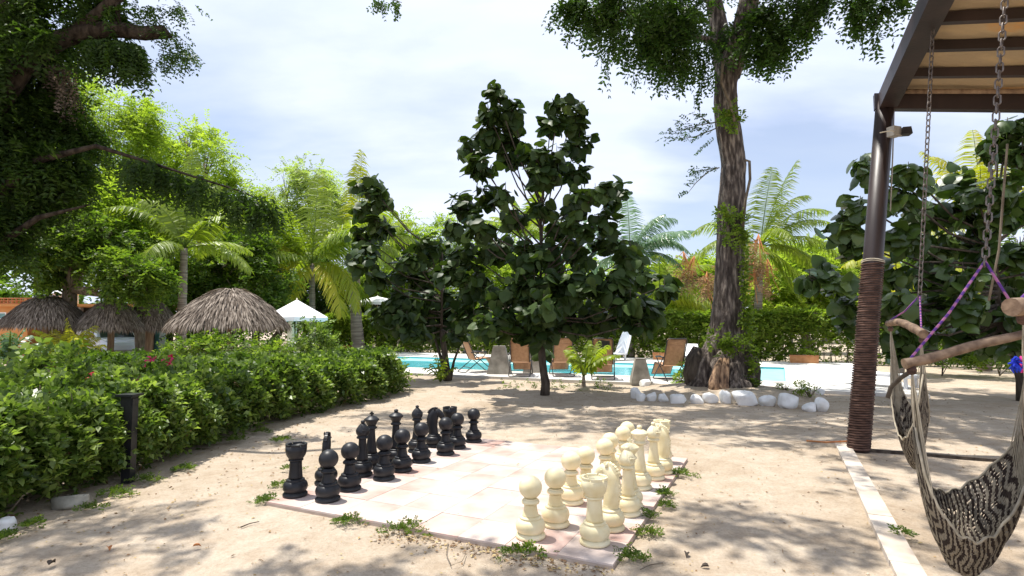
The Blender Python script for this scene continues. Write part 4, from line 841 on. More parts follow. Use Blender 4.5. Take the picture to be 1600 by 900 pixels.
rbl = [(1575, 200, 34, 22), (1560, 228, 30, 18), (1598, 235, 26, 26), (1352, 250, 18, 14), (1365, 275, 16, 14), (1318, 352, 26, 22), (1340, 378, 28, 18), (1345, 320, 20, 18), (1420, 268, 24, 20), (1405, 300, 28, 26), (1440, 330, 30, 26), (1485, 285, 32, 22), (1525, 300, 32, 24), (1570, 290, 26, 24), (1595, 320, 26, 26), (1500, 330, 34, 26), (1545, 345, 30, 24),
       (1410, 370, 30, 26), (1455, 385, 36, 28), (1505, 380, 34, 26), (1555, 395, 34, 26), (1595, 390, 28, 26), (1265, 432, 20, 14), (1292, 425, 24, 18), (1318, 445, 24, 18), (1400, 420, 30, 26), (1450, 432, 34, 26), (1505, 430, 34, 26), (1555, 440, 34, 26), (1597, 440, 26, 26), (1318, 475, 18, 20), (1325, 505, 16, 20), (1400, 470, 30, 26), (1450, 480, 34, 26), (1500, 480, 34, 24), (1550, 490, 34, 26), (1595, 490, 26, 26),
       (1400, 515, 28, 22), (1445, 522, 34, 20), (1495, 525, 34, 18), (1545, 530, 34, 20), (1590, 530, 28, 26), (1420, 548, 26, 12), (1640, 300, 40, 50), (1650, 400, 40, 50), (1645, 480, 40, 40)]
rt_ = [rb0 - [0, 0, .1], rb0 + [0, 0, .4], P(1590, 560, RY), P(1575, 520, RY), P(1560, 480, RY)]
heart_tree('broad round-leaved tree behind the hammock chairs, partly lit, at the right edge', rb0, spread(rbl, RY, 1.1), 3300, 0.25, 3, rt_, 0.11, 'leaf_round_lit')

# ------------------------------------------------------------ coconut palms
def palm(label, base, crown, tr, nf, fl, m, seed, elev=(-35, 80), first=None, group='coconut palms by the pool', bend=0.0, lw=0.05, dens=34, name='coconut_palm', cat='palm tree', yellow=0, trunk=True, avoid=None, dry=False):
    rng = np.random.default_rng(seed); t = thing(name, label, cat, base, 0, group); base, crown = np.array(base, float), np.array(crown, float)
    if trunk:
        n = 14; pts = [base + (crown - base) * i / n + np.array([bend * math.sin(math.pi * i / n), 0, 0]) for i in range(n + 1)]
        link('trunk', MB().tube(pts, [tr * (1.25 - 0.5 * i / n + 0.05 * (i % 2)) for i in range(n + 1)], 14, 0.06, seed), M['palm_bark'], t)
    spec = list(first or [])
    while len(spec) < nf: spec.append((rng.random() * 360, elev[0] + (elev[1] - elev[0]) * rng.random(), fl * rng.uniform(.8, 1.1), rng.uniform(.45, .95)))
    for i, (az, el, L_, dr) in enumerate(spec):
        az, el = R(az), R(el); h = np.array([math.cos(az), math.sin(az), 0]); d = h * math.cos(el) + np.array([0, 0, math.sin(el)]); side0 = np.cross(d, [0, 0, 1.0]); side0 = unit(side0 + rng.normal(size=3) * 0.15)
        K = 24; p = crown.copy(); mid = [p.copy()]; dd = d.copy()
        for k in range(K):
            dd = unit(dd + np.array([0, 0, -dr * 2.0 / K * (0.4 + 1.2 * k / K)])); p = p + dd * L_ / K; mid.append(p.copy())
        mid = np.array(mid); T = unit(np.gradient(mid, axis=0)); S_ = unit(side0 - T * np.sum(T * side0, 1, keepdims=True)); Nn = np.cross(S_, T)
        nl = dens; tt = 0.14 + 0.86 * np.arange(nl) / nl; fi = tt * K; i0 = np.clip(fi.astype(int), 0, K - 1); fr = (fi - i0)[:, None]
        pos = mid[i0] * (1 - fr) + mid[i0 + 1] * fr; Tt, Ss, Nt = T[i0], S_[i0], Nn[i0]; prof = np.sin(np.pi * (0.16 + 0.80 * tt)) ** 0.7; quads = []; rn = []
        for sg in (-1, 1):
            ll = L_ * 0.26 * prof * rng.uniform(.85, 1.12, nl); dl = unit(Ss * sg * 0.85 + Tt * 0.55 + np.array([0, 0, -0.35]) + rng.normal(size=(nl, 3)) * 0.09)
            nv_ = unit(np.cross(dl, Tt) * sg + rng.normal(size=(nl, 3)) * 0.25); sw = unit(np.cross(dl, nv_)) * lw / 2
            p1 = pos + dl * ll[:, None] * 0.5 - np.array([0, 0, 1]) * (ll * 0.05)[:, None]; p2 = p1 + (unit(dl + np.array([0, 0, -0.7])) * ll[:, None] * 0.5)
            quads += [np.stack([pos - sw * .6, pos + sw * .6, p1 + sw, p1 - sw], 1), np.stack([p1 - sw, p1 + sw, p2 + sw * .1, p2 - sw * .1], 1)]; r_ = np.clip(0.15 + 0.45 * rng.random() + rng.normal(size=nl) * 0.07, 0, .85); rn += [r_, r_]
        Q = np.concatenate(quads); mm = m
        if i < yellow: mm = 'palm_yellow'
        if dry and i < 3: mm = 'dry'
        fr_ = link('frond', mesh_arrays('frond', Q.reshape(-1, 3), np.arange(len(Q) * 4).reshape(-1, 4), np.concatenate(rn)), M[mm], t)
        link('midrib', MB().tube(mid[::3], [0.028 * (1 - 0.85 * j / 8) for j in range(len(mid[::3]))], 5), M['palm_yellow' if mm == 'palm_yellow' else 'leaf_pale'], None)
        mr = C.objects[-1]; mr.parent = fr_; mr.data.transform(Matrix.Translation(-t.location))
    return t
def at0(px, y): p = P(px, 500, y); return np.array([p[0], p[1], 0.0])
# azimuth 0 = right, 90 = away, 180 = left, 270 = towards the camera
palm('coconut palm behind the palapa roofs, its dark crown under the hanging branch', at0(284, 21), P(288, 388, 21), .15, 15, 3.1, 'palm_leaf', 1, (-5, 75), [(95, 85, 3.9, .2), (200, 55, 3.2, .9), (340, 50, 3.4, .9), (180, 10, 2.9, .8), (0, 15, 2.9, .8), (190, -20, 2.4, .6)], dens=54, lw=.065)
palm('coconut palm with yellowing lower fronds left of the thick trunk', at0(489, 29), P(488, 412, 29), .15, 22, 4.9, 'palm_leaf', 2, (-10, 75), [(190, 8, 4.4, 1.2), (215, 20, 4.2, 1.1), (335, 10, 4.4, 1.4), (320, -5, 4.2, 1.2), (260, -15, 3.6, 1.1), (200, 42, 5.2, 1.1), (340, 42, 5.0, 1.1), (95, 82, 5.0, .3), (190, 58, 5.0, .9), (350, 60, 5.2, .9)], yellow=6, dens=64, lw=.07)
palm('thick-trunked coconut palm beyond the pool with one tall upright frond', at0(562, 31), P(558, 385, 31), .27, 13, 4.3, 'palm_leaf', 3, (20, 80), [(90, 84, 5.6, .12), (110, 78, 5.0, .2), (185, 62, 5.4, .35), (175, 40, 4.0, .9), (0, 20, 4, 1.2), (340, 5, 3.6, 1.0)], bend=-0.15, yellow=2, dens=60, lw=.075)
palm('silvery coconut palm seen right of the tallest round-leaved tree', at0(985, 26), P(985, 400, 26), .15, 14, 3.0, 'palm_blue', 4, (0, 75), [(0, 45, 3.1, 1.0), (10, 65, 3.2, .9), (350, 20, 2.8, .9), (150, 60, 2.9, .8), (180, 10, 2.7, 1.1)], dens=60, lw=.045)
palm('coconut palm mostly hidden behind the tallest round-leaved tree', at0(822, 26), P(822, 375, 26), .15, 11, 2.6, 'palm_leaf', 5, (20, 80), dens=36, lw=.07)
palm('coconut palm behind the big shade tree with fronds fanning right', at0(1180, 24), P(1188, 385, 24), .16, 17, 3.2, 'palm_leaf', 6, (0, 70), [(0, 72, 4.1, .35), (10, 52, 4.0, .7), (350, 28, 3.6, .9), (5, 12, 3.3, .9), (180, 50, 3.4, 1.0), (170, 30, 3.1, 1.0), (20, 80, 3.6, .3), (330, -30, 3.0, .6), (200, -40, 3.0, .5), (350, -45, 2.8, .4)], dens=64, lw=.045)
palm('sunlit yellow-green palm behind the round-leaved tree at the right edge', at0(1535, 19), P(1535, 335, 19), .16, 20, 2.9, 'palm_yellow', 7, (0, 80), [(0, 80, 3.0, .25), (180, 50, 2.8, .6), (170, 30, 2.7, .8), (160, 65, 2.9, .4), (20, 60, 2.9, .5), (185, 5, 2.6, .7)], dens=56, lw=.04)
palm('low yellow-green palm just left of the dark post', at0(1400, 17), P(1412, 440, 17), .12, 13, 2.2, 'palm_yellow', 8, (0, 75), [(180, 50, 2.1, .9), (170, 30, 2.0, .9)], dens=40, lw=.06)
palm('arching green palm between the silvery palm and the big trunk', at0(1060, 28), P(1030, 470, 27), .14, 13, 3.2, 'palm_leaf', 9, (10, 70), [(10, 50, 3.3, 1.3), (350, 35, 3.0, 1.4)], dens=58, lw=.055)
palm('bushy bright palm growing between the two left palapas', at0(113, 18), at0(113, 18) + [0, 0, .1], .05, 18, 1.6, 'palm_yellow', 10, (40, 85), group=None, dens=26, lw=.04, name='small_palm', trunk=False)
palm('young coconut seedling in the sand between two lounge chairs', G(912, 604), G(912, 604) + [0, 0, .25], .045, 8, 1.15, 'palm_leaf', 11, (48, 80), group=None, dens=15, lw=.075, name='palm_seedling', cat='palm seedling', bend=0)
palm('low spiky shoots at the foot of the smaller round-leaved tree', G(688, 597), G(688, 597) + [0, 0, .02], .03, 9, .75, 'leaf_dark' if False else 'palm_leaf', 12, (45, 85), group=None, dens=6, lw=.05, name='spiky_plant', cat='plant', trunk=False)
palm('spiky dark-leaved plant behind the hedge at the left edge', at0(14, 9.5) , P(14, 560, 9.5), .03, 16, .55, 'palm_blue', 13, (5, 80), group=None, dens=10, lw=.04, name='spiky_plant', cat='plant', trunk=True)
# dried seed clusters
for lb, bl, sd_ in (('dried brown branches hanging beside the palm behind the big trunk', [pb(1186, 395, 22, 22, 30), pb(1200, 430, 22, 18, 26), pb(1178, 440, 22, 18, 30)], 1), ('reddish brown dry vine tangle left of the big trunk', [pb(1085, 420, 21, 24, 20), pb(1105, 450, 21, 16, 26), pb(1068, 405, 21, 12, 12)], 2)):
    rng = np.random.default_rng(sd_); O, D = blob_sprays(rng, bl, 130, clump=.5, droop=.8); b = thing('dry_vine', lb, 'dry vine', at0(1186 if sd_ == 1 else 1085, 22), 0); spray_mesh(rng, 'dry_leaves', O, D, .4, 5, .11, .045, M['dry'], .3, b)
    q = MB()
    for c, r_ in bl:
        for k in range(12): e = c + r_ * np.array([rg.uniform(-1, 1) for _ in range(3)]); q.tube([c + [0, 0, r_[2]], (c + e) / 2, e - [0, 0, .2]], 0.012, 4)
    link('stems', q, M['dry_orange'], b)

# ------------------------------------------------------------ background trees
T = tree
T('feathery_tree', 'tall lime green feathery tree at the far left, behind the dark branches', at0(170, 27), [pb(170, 190, 27, 60, 50), pb(215, 240, 27, 42, 45), pb(130, 250, 27, 60, 60), pb(180, 320, 26, 60, 50), pb(110, 150, 27, 45, 40), pb(235, 190, 27, 28, 30)], .25, 3000, .75, 7, .16, .06, M['leaf_lime'], 101, group='background trees')
T('feathery_tree', 'lime green feathery tree rising behind the first palm', at0(310, 30), [pb(290, 215, 30, 42, 26), pb(320, 255, 30, 52, 40), pb(265, 290, 30, 50, 46), pb(355, 305, 30, 42, 36), pb(380, 350, 30, 46, 40), pb(300, 350, 30, 70, 40)], .25, 3000, .8, 7, .17, .065, M['leaf_lime'], 102, group='background trees')
T('leafy_tree', 'mid green leafy tree behind the left palapas', at0(95, 19.5), [pb(60, 330, 19.5, 60, 60), pb(120, 375, 19, 60, 40), pb(50, 385, 18.5, 50, 36), pb(190, 425, 18.6, 46, 28), pb(170, 370, 19.5, 50, 45), pb(225, 438, 18.6, 40, 28), pb(110, 418, 19, 50, 22)], .3, 3600, .5, 6, .13, .07, M['leaf_mid'], 103, group='background trees')
T('leafy_tree', 'dark green tree in shade behind the round palapa roof', at0(360, 26), [pb(350, 430, 26, 65, 40), pb(300, 440, 26, 50, 40), pb(405, 440, 26, 45, 40), pb(380, 400, 26, 45, 35), pb(340, 500, 26, 60, 30)], .25, 2600, .55, 6, .17, .09, M['leaf_mid'], 104, group='background trees')
T('feathery_tree', 'pale airy tree top behind the yellowing palm', at0(460, 40), [pb(445, 290, 40, 28, 28), pb(485, 280, 40, 32, 28), pb(440, 340, 40, 40, 36), pb(500, 330, 40, 44, 38), pb(530, 380, 40, 40, 36)], .25, 1700, .9, 7, .20, .075, M['leaf_pale'], 105, group='background trees')
T('feathery_tree', 'light green tree row left of the smaller round-leaved tree', at0(635, 38), [pb(615, 375, 38, 38, 30), pb(655, 380, 38, 36, 28), pb(690, 375, 38, 34, 30), pb(640, 420, 38, 70, 34), pb(720, 400, 38, 40, 34), pb(600, 430, 38, 50, 40)], .25, 2600, .9, 7, .19, .08, M['leaf_lime'], 106, group='background trees')
T('leafy_tree', 'dense green tree filling the gap behind the tallest round-leaved tree', at0(840, 40), [pb(780, 430, 40, 60, 40), pb(850, 440, 40, 70, 36), pb(920, 440, 40, 60, 38), pb(980, 450, 40, 50, 36)], .3, 2200, .8, 6, .22, .11, M['leaf_lime'], 107, group='background trees')
T('leafy_tree', 'yellow-green tree between the silvery palm and the big trunk', at0(1060, 33), [pb(1040, 450, 33, 45, 34), pb(1090, 455, 33, 45, 36), pb(1130, 440, 33, 35, 34), pb(1075, 420, 33, 30, 22)], .25, 2000, .7, 6, .19, .09, M['leaf_lime'], 108, group='background trees')
T('leafy_tree', 'rounded yellow-green tree right of the big trunk', at0(1260, 31), [pb(1225, 430, 31, 26, 34), pb(1255, 405, 31, 34, 26), pb(1285, 430, 31, 44, 32), pb(1235, 470, 31, 50, 30), pb(1310, 470, 31, 50, 30), pb(1200, 470, 31, 34, 30)], .25, 2900, .6, 6, .17, .08, M['leaf_lime'], 109, group='background trees')
T('feathery_tree', 'pale distant tree tops left of the dark post', at0(1290, 48), [pb(1250, 390, 48, 38, 18), pb(1290, 400, 48, 44, 24), pb(1335, 410, 48, 44, 30), pb(1210, 420, 48, 30, 20)], .3, 1500, 1.0, 6, .26, .11, M['leaf_pale'], 110, group='background trees')
T('leafy_tree', 'sunlit tree behind the right round-leaved tree', at0(1500, 24), [pb(1440, 470, 24, 70, 50), pb(1540, 460, 24, 70, 50), pb(1640, 440, 24, 70, 60), pb(1480, 420, 24, 60, 40), pb(1600, 380, 24, 60, 50)], .3, 2400, .55, 6, .16, .08, M['leaf_mid'], 111, group='background trees')
T('leafy_tree', 'dark shrubby tree between the first palm and the yellowing palm', at0(420, 35), [pb(440, 470, 35, 50, 40), pb(400, 480, 35, 40, 30), pb(520, 480, 36, 60, 34), pb(470, 440, 36, 60, 34), pb(580, 480, 37, 50, 34)], .25, 2200, .7, 6, .20, .10, M['leaf_dark'], 112, group='background trees')
T('leafy_tree', 'shaded leafy tree reaching above the orange house', at0(-60, 20), [pb(-90, 350, 20, 70, 60), pb(-40, 250, 20, 90, 80), pb(-120, 430, 22, 60, 40), pb(0, 345, 21, 50, 50)], .3, 2400, .6, 6, .16, .08, M['leaf_mid'], 113, group='background trees')
T('leafy_tree', 'bright leafy tree between the lime tree and the first palm', at0(225, 23), [pb(150, 330, 23, 42, 34), pb(195, 350, 23, 40, 34), pb(235, 385, 23, 40, 30), pb(150, 380, 23, 44, 30), pb(250, 330, 24, 36, 30)], .22, 2000, .6, 6, .15, .07, M['leaf_lime'], 114, group='background trees')
T('leafy_tree', 'lime tree filling in behind the round palapa roof', at0(400, 38), [pb(370, 400, 38, 44, 34), pb(420, 390, 38, 40, 34), pb(340, 380, 38, 40, 30), pb(410, 430, 38, 44, 30), pb(455, 400, 38, 34, 34)], .25, 1900, .8, 6, .2, .09, M['leaf_lime'], 115, group='background trees')
# dark wood far behind everything, one mass on the horizon
rng = np.random.default_rng(77); BW = [pb(x, 462 + 8 * math.sin(x * .013), 52 + 4 * math.sin(x * .02), 60, 44) for x in range(-260, 1900, 60)]
O, D = blob_sprays(rng, BW, 6000, clump=.4, droop=.1); wd = spray_mesh(rng, 'far_wood', O, D, 1.3, 5, .5, .26, M['leaf_mid'], .1); tag(wd, None, None, kind='stuff')

# near dark tree at the left edge
LY = 8.2
lt = thing('overhanging_tree', 'dark feathery tree leaning in from the left edge, its thick limb across the top corner', 'tree', (P(-160, 500, LY)[0], LY, 0)); s8 = LY / FPX
def lp(x, y, d=0.0): return P(x, y, LY + d)
b = MB()
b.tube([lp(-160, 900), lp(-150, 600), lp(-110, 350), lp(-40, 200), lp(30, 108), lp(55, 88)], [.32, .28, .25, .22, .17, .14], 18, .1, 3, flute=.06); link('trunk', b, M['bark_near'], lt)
b = MB()
def lb_(pts, rad, sg=12): b.tube([lp(*p) for p in pts], rad, sg, .14, 5, flute=.05)
lb_([(30, 108), (60, 82), (95, 62), (130, 50), (180, 46), (225, 52), (256, 50), (268, 58)], [.16, .15, .13, .125, .115, .10, .09, .02]); lb_([(120, 50), (150, 25), (185, -5), (240, -60)], [.11, .09, .08, .06]); lb_([(184, 44), (184, 20), (183, -20)], [.05, .035, .04], 8)
lb_([(-110, 350), (0, 300), (60, 250), (150, 228), (215, 248), (300, 275), (380, 300), (425, 322)], [.14, .09, .06, .032, .022, .016, .011, .004], 8); lb_([(-100, 420), (0, 380), (60, 340), (140, 320)], [.1, .06, .04, .01], 8)
lb_([(-40, 200), (-20, 60), (60, -60), (160, -200)], [.16, .14, .1, .05], 10)
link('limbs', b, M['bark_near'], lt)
rng = np.random.default_rng(31)
BB = [pb(*a[:2], LY + a[4], a[2], a[3]) for a in [(20, 40, 70, 50, .4), (100, 10, 70, 30, .6), (0, 130, 55, 55, .3), (50, 200, 65, 50, .5), (20, 270, 70, 60, .2), (95, 250, 50, 45, .6), (-10, 350, 40, 40, .1), (50, 315, 36, 34, .6), (110, 190, 30, 30, .7), (150, 20, 40, 20, .2), (-60, 200, 80, 120, 0), (60, 120, 40, 34, .6), (20, 95, 50, 26, -.5), (85, 55, 36, 18, -.5), (60, -70, 120, 40, 0), (180, -90, 90, 30, .3), (-30, 0, 60, 60, -.5)]]  # highest clumps, out of view, are added to shade the thick limb
O, D = blob_sprays(rng, BB, 3900, clump=.30, nclump=130, droop=.9, shell=.35)
spray_mesh(rng, 'crown', O, D, .40, 9, .095, .034, M['leaf_dark'], .35, lt, hue=.5, jit=.35)
def strands(pts, n, wpx, L_, ll, lw_, m, nm, pairs=9, dz=-.9, hue=.3):
    O = []; D = []; pts = np.array(pts, float)
    for k in range(n):
        t = rng.random() * (len(pts) - 1); i = min(int(t), len(pts) - 2); p = pts[i] * (1 - t + i) + pts[i + 1] * (t - i)
        O.append(lp(p[0] + rng.normal() * wpx, p[1] + rng.normal() * wpx * .5, p[2] + rng.normal() * .15)); D.append([rng.normal() * .3 + .12, rng.normal() * .3, dz])
    return spray_mesh(rng, nm, np.array(O), unit(np.array(D)), L_, pairs, ll, lw_, m, .3, lt, hue=hue)
strands([(205, 248, 0), (235, 258, 0), (270, 275, 0), (330, 293, 0), (385, 310, 0), (418, 325, 0)], 230, 12, .30, .085, .032, M['leaf_dark'], 'hanging_foliage')
strands([(130, 62, 0), (165, 62, 0), (205, 68, 0), (215, 80, 0)], 240, 6, .40, .08, .03, M['leaf_dark'], 'hanging_foliage')
strands([(220, 10, 0), (245, 40, 0), (268, 60, 0), (280, 80, 0), (292, 88, 0)], 120, 9, .24, .045, .026, M['leaf_canopy'], 'sunlit_sprays', 6, -.3)
strands([(190, 8, 0), (225, 15, 0), (262, 12, 0), (285, 10, 0)], 50, 8, .2, .045, .026, M['leaf_canopy'], 'sunlit_sprays', 6, -.3); strands([(240, 95, 0), (262, 88, 0), (282, 82, 0)], 30, 6, .2, .045, .026, M['leaf_canopy'], 'sunlit_sprays', 6, -.3)
strands([(75, 95, .3), (95, 110, .3), (110, 135, .3), (100, 165, .3)], 90, 9, .22, .05, .022, M['thatch'], 'dried_leaves', 6)
strands([(588, 0, 0), (600, 4, 0), (625, 2, 0)], 26, 4, .16, .045, .026, M['leaf_canopy'], 'sunlit_sprays', 6, -.3)
O, D = blob_sprays(rng, [(np.array(c), np.array(r_)) for c, r_ in [((-6.5, 5.2, 8.2), (1.8, 1.2, .6)), ((-5.6, 3.4, 8.0), (1.6, .7, .6)), ((-3.2, 3.6, 8.6), (1.2, .5, .5))]], 500, droop=.3, nclump=50)
spray_mesh(rng, 'upper_crown', O, D, .5, 8, .12, .05, M['leaf_dark'], .35, lt, hue=.35)
b = MB(); b.tube([lp(60, -60), lp(300, -50, -.3), lp(520, -30, 0), lp(600, -4, 0), lp(628, 4, 0)], [.09, .06, .03, .012, .004], 8); link('long_twig', b, M['bark_mid'], lt)
# ------------------------------------------------------------ back hedge on its fence, planters
HY0, HY1 = -26.0, 12.5
fen = thing('back_hedge', 'long clipped hedge of creeper on a wire fence behind the pool', 'hedge', uvp(0, HV))
HH = 1.98
O = []; rng = np.random.default_rng(51); n = 25000
uu = rng.uniform(HY0, HY1, n); zz_ = HH * (1 - rng.random(n) ** 1.5 * 0.99); sp_ = (uu > 0.5); keep = ~(sp_ & (zz_ < 1.15) & (rng.random(n) < 0.62)) & ~((zz_ < 0.4) & (rng.random(n) < .5)); uu, zz_ = uu[keep], zz_[keep]
vv = HV + rng.normal(size=len(uu)) * 0.10 + 0.05 * np.sin(uu * 3); pos = u2[None] * uu[:, None] + v2[None] * vv[:, None]; pos[:, 2] = zz_ + .05 * np.sin(uu * 2.1) + .04 * np.sin(uu * 7)
spray_mesh(rng, 'foliage', pos, unit(rng.normal(size=pos.shape) + np.array([0, -.4, .1])), .22, 3, .145, .08, M['leaf_vine'], .1, fen, hue=.7)
k = 0; u_ = HY0
while u_ <= HY1:
    p = uvp(u_, HV); link('fence_post', MB().tube([p, p + [0, 0, HH - .02]], .035, 6), M['grey_box'], fen); u_ += 2.4
ra = MB(); ra.tube([uvp(HY0, HV - .02, HH), uvp(HY1, HV - .02, HH)], .03, 6); link('top_rail', ra, M['cord_cream'], fen)
wi = MB()
for z in (.3, .6, .9, 1.2, 1.5): wi.tube([uvp(HY0, HV, z), uvp(HY1, HV, z)], .008, 4)
o = link('wires', wi, M['grey_box'], fen); o['kind'] = 'stuff'
stn = MB(); rg = random.Random(8)
for k in range(260):
    a = rg.uniform(HY0, HY1); stn.tube([uvp(a, HV + rg.uniform(-.08, .08), 0), uvp(a + rg.uniform(-.15, .15), HV + rg.uniform(-.08, .08), rg.uniform(.8, 1.7))], .012, 4)
o = link('stems', stn, M['bark_mid'], fen); o['kind'] = 'stuff'
for i, (x0, x1, yb, lb) in enumerate([(1237, 1276, 567, 'terracotta planter box at the hedge foot, right of the big trunk'), (1022, 1046, 562, 'terracotta planter box between the upright white lounger and the right lounge chair'), (528, 552, 548, 'terracotta planter box at the far left end of the pool')]):
    c = (x0 + x1) / 2; q = G(c, yb, 0.05); w = (x1 - x0) * q[1] / FPX; t = thing('planter_box', lb, 'planter', q, UA, 'terracotta planter boxes')
    b = MB(); b.box((0, 0, .13), (w, .34, .26), 0, (1.04, 1.06)); link('box', b, M['planter'], t, False)
    b = MB(); b.box((0, 0, .28), (w * 1.06, .38, .035)); link('rim', b, M['terracotta'], t, False)
    rr_ = np.random.default_rng(i + 5); spray_mesh(rr_, 'plants', rr_.uniform(-1, 1, (50, 3)) * [w * .45, .1, .03] + [0, 0, .32], unit(rr_.normal(size=(50, 3)) + [0, 0, 1]), .22, 4, .08, .04, M['leaf_mid'], .1, t, False)['kind'] = 'stuff'

# ------------------------------------------------------------ left flowering hedge
hrng = np.random.default_rng(61)
hline = [(-6.5, 1.8), (-4.9, 3.6), (-4.75, 4.6), (-4.6, 5.6), (-4.72, 7.4), (-4.68, 8.8), (-4.4, 10.2), (-3.9, 12.0), (-3.35, 13.4)]
# centre line and half-width of the hedge body
edge = np.array([G(x, y)[:2] for x, y in [(-120, 850), (0, 806), (100, 772), (200, 742), (280, 712), (350, 682), (420, 660), (480, 646), (560, 628), (622, 612)]])
def along(s): s = np.clip(s, 0, len(edge) - 1.001); i = s.astype(int); f = (s - i)[:, None]; return edge[i] * (1 - f) + edge[i + 1] * f
hedge = thing('flowering_hedge', 'long leafy hedge with a few magenta flowers along the left side of the yard', 'hedge', (edge[4][0] - .8, edge[4][1], 0))
def hpos(n, depth_pow=1.0, shell=True, smin=0, smax=9):
    s = hrng.uniform(smin, smax, n); e = along(s); tn = along(s + .05) - along(s - .05); tn = tn / np.linalg.norm(tn, axis=1, keepdims=True); nrm = np.stack([-tn[:, 1], tn[:, 0]], 1)
    nrm = np.where((nrm[:, :1] > 0), -nrm, nrm)
    top = .74 + .07 * np.sin(s * 2.3) + .05 * np.sin(s * 5.9 + 1) - .04 * (s > 8.2); wid = 2.1 - .08 * s
    side = hrng.random(n); d = np.where(side < .5, hrng.random(n) ** 2 * .30 + .05, hrng.random(n) * wid); z = np.where(side < .5, hrng.random(n) ** .8 * top, top - hrng.random(n) ** 2 * .25)
    back = hrng.random(n) < .08; d = np.where(back, wid - .1 * hrng.random(n), d); z = np.where(back, hrng.random(n) * top, z)
    gm = ~((side < .5) & (((z < .3 * top) & (hrng.random(n) < .6)) | (np.sin(s * 13 + 1.3 * np.sin(z * 9)) * np.sin(z * 11 + s * 4) > .72))); z = np.where(gm, z, top * .97); d = np.where(gm, d, hrng.random(n) * wid)
    z = z + .10 * np.sin(d * 6 + s * 9) * (side >= .5); d = d - .16 * (1 - np.abs(z / top - .55) * 1.6) + .10 * np.sin(s * 11 + z * 6)
    d = d + .22 * np.clip(z / top - .8, 0, 1) * (side < .5)
    p = np.zeros((n, 3)); p[:, :2] = e + nrm * d[:, None]; p[:, 2] = z; out = np.zeros((n, 3)); out[:, :2] = -nrm * (side < .5)[:, None]; out[:, 2] = .35 + .6 * (side >= .5)
    return p, out
P_, O_ = hpos(8200, smin=0, smax=4.5)
spray_mesh(hrng, 'near_foliage', P_, unit(O_ + hrng.normal(size=O_.shape) * .7), .13, 3, .075, .040, M['leaf_hedge'], .15, hedge, hue=.75, jit=.5)['kind'] = 'stuff'
P_, O_ = hpos(7600, smin=4.3, smax=9)
spray_mesh(hrng, 'far_foliage', P_, unit(O_ + hrng.normal(size=O_.shape) * .7), .17, 3, .095, .052, M['leaf_hedge'], .15, hedge, hue=.75, jit=.5)['kind'] = 'stuff'
P_, O_ = hpos(900, smin=.6, smax=4.2); tip_ = unit(O_ * .5 + hrng.normal(size=O_.shape) * .6 + [0, 0, -.3])
leaf_cloud(hrng, hedge, P_ + unit(O_) * .05, unit(O_ * .6 + [0, 0, .7] + hrng.normal(size=O_.shape) * .5), tip_, .085 * (0.7 + .6 * hrng.random(len(P_))), M['leaf_hedge'], 280, OV, -np.linalg.norm(P_ - _C, axis=1) + P_[:, 2])
stn = MB(); rg = random.Random(9)
for k in range(420):
    s = rg.uniform(0, 9); e = along(np.array([s]))[0]; x0 = e[0] - rg.uniform(.15, 1.5); y0 = e[1] + rg.uniform(-.2, .2); h = rg.uniform(.5, .9)
    stn.tube([(x0, y0, 0), (x0 + rg.uniform(-.1, .2), y0 + rg.uniform(-.1, .1), h * .5), (x0 + rg.uniform(-.3, .3), y0 + rg.uniform(-.2, .2), h)], [.012, .009, .004], 4)
o = link('stems', stn, M['bark_mid'], hedge); o['kind'] = 'stuff'
P_, O_ = hpos(420); spray_mesh(hrng, 'dead_leaves', P_, unit(hrng.normal(size=O_.shape)), .09, 2, .06, .03, M['dry'], .3, hedge)['kind'] = 'stuff'
# tall shoots that stand out of the top
O = []; D = []
for (x, y, yy) in [(40, 575, 5.2), (60, 560, 5.4), (100, 560, 6.0), (25, 590, 5.0), (115, 548, 6.4), (108, 555, 6.4), (260, 562, 8), (335, 548, 9.2), (410, 558, 10), (130, 580, 6), (555, 560, 12.5), (180, 590, 6.6)]:
    for k in range(7): p = P(x + rg.uniform(-9, 9), y + k * 3, yy); O.append(p); D.append([rg.uniform(-.6, .6), rg.uniform(-.4, .2), .9])
spray_mesh(hrng, 'top_shoots', np.array(O), unit(np.array(D)), .16, 4, .085, .045, M['leaf_hedge'], .1, hedge, hue=.7)['kind'] = 'stuff'
def flower(px, py, y, n, sp):
    p = P(px, py, y); O = np.array([p + np.array([rg.uniform(-sp, sp), rg.uniform(-.05, .02), rg.uniform(-sp, sp) * .7]) for _ in range(n)])
    spray_mesh(hrng, 'flower', O, unit(hrng.normal(size=O.shape)), .035, 2, .035, .03, M['flower'], 0, hedge)
for a in [(36, 641, 4.95, 12, .045), (52, 650, 4.95, 8, .035), (192, 605, 6.9, 5, .05), (238, 563, 7.6, 8, .06), (262, 563, 7.8, 8, .06), (312, 604, 7.9, 8, .05), (265, 606, 7.3, 5, .05), (566, 578, 12.6, 8, .08), (136, 590, 6.2, 5, .05)]: flower(*a)
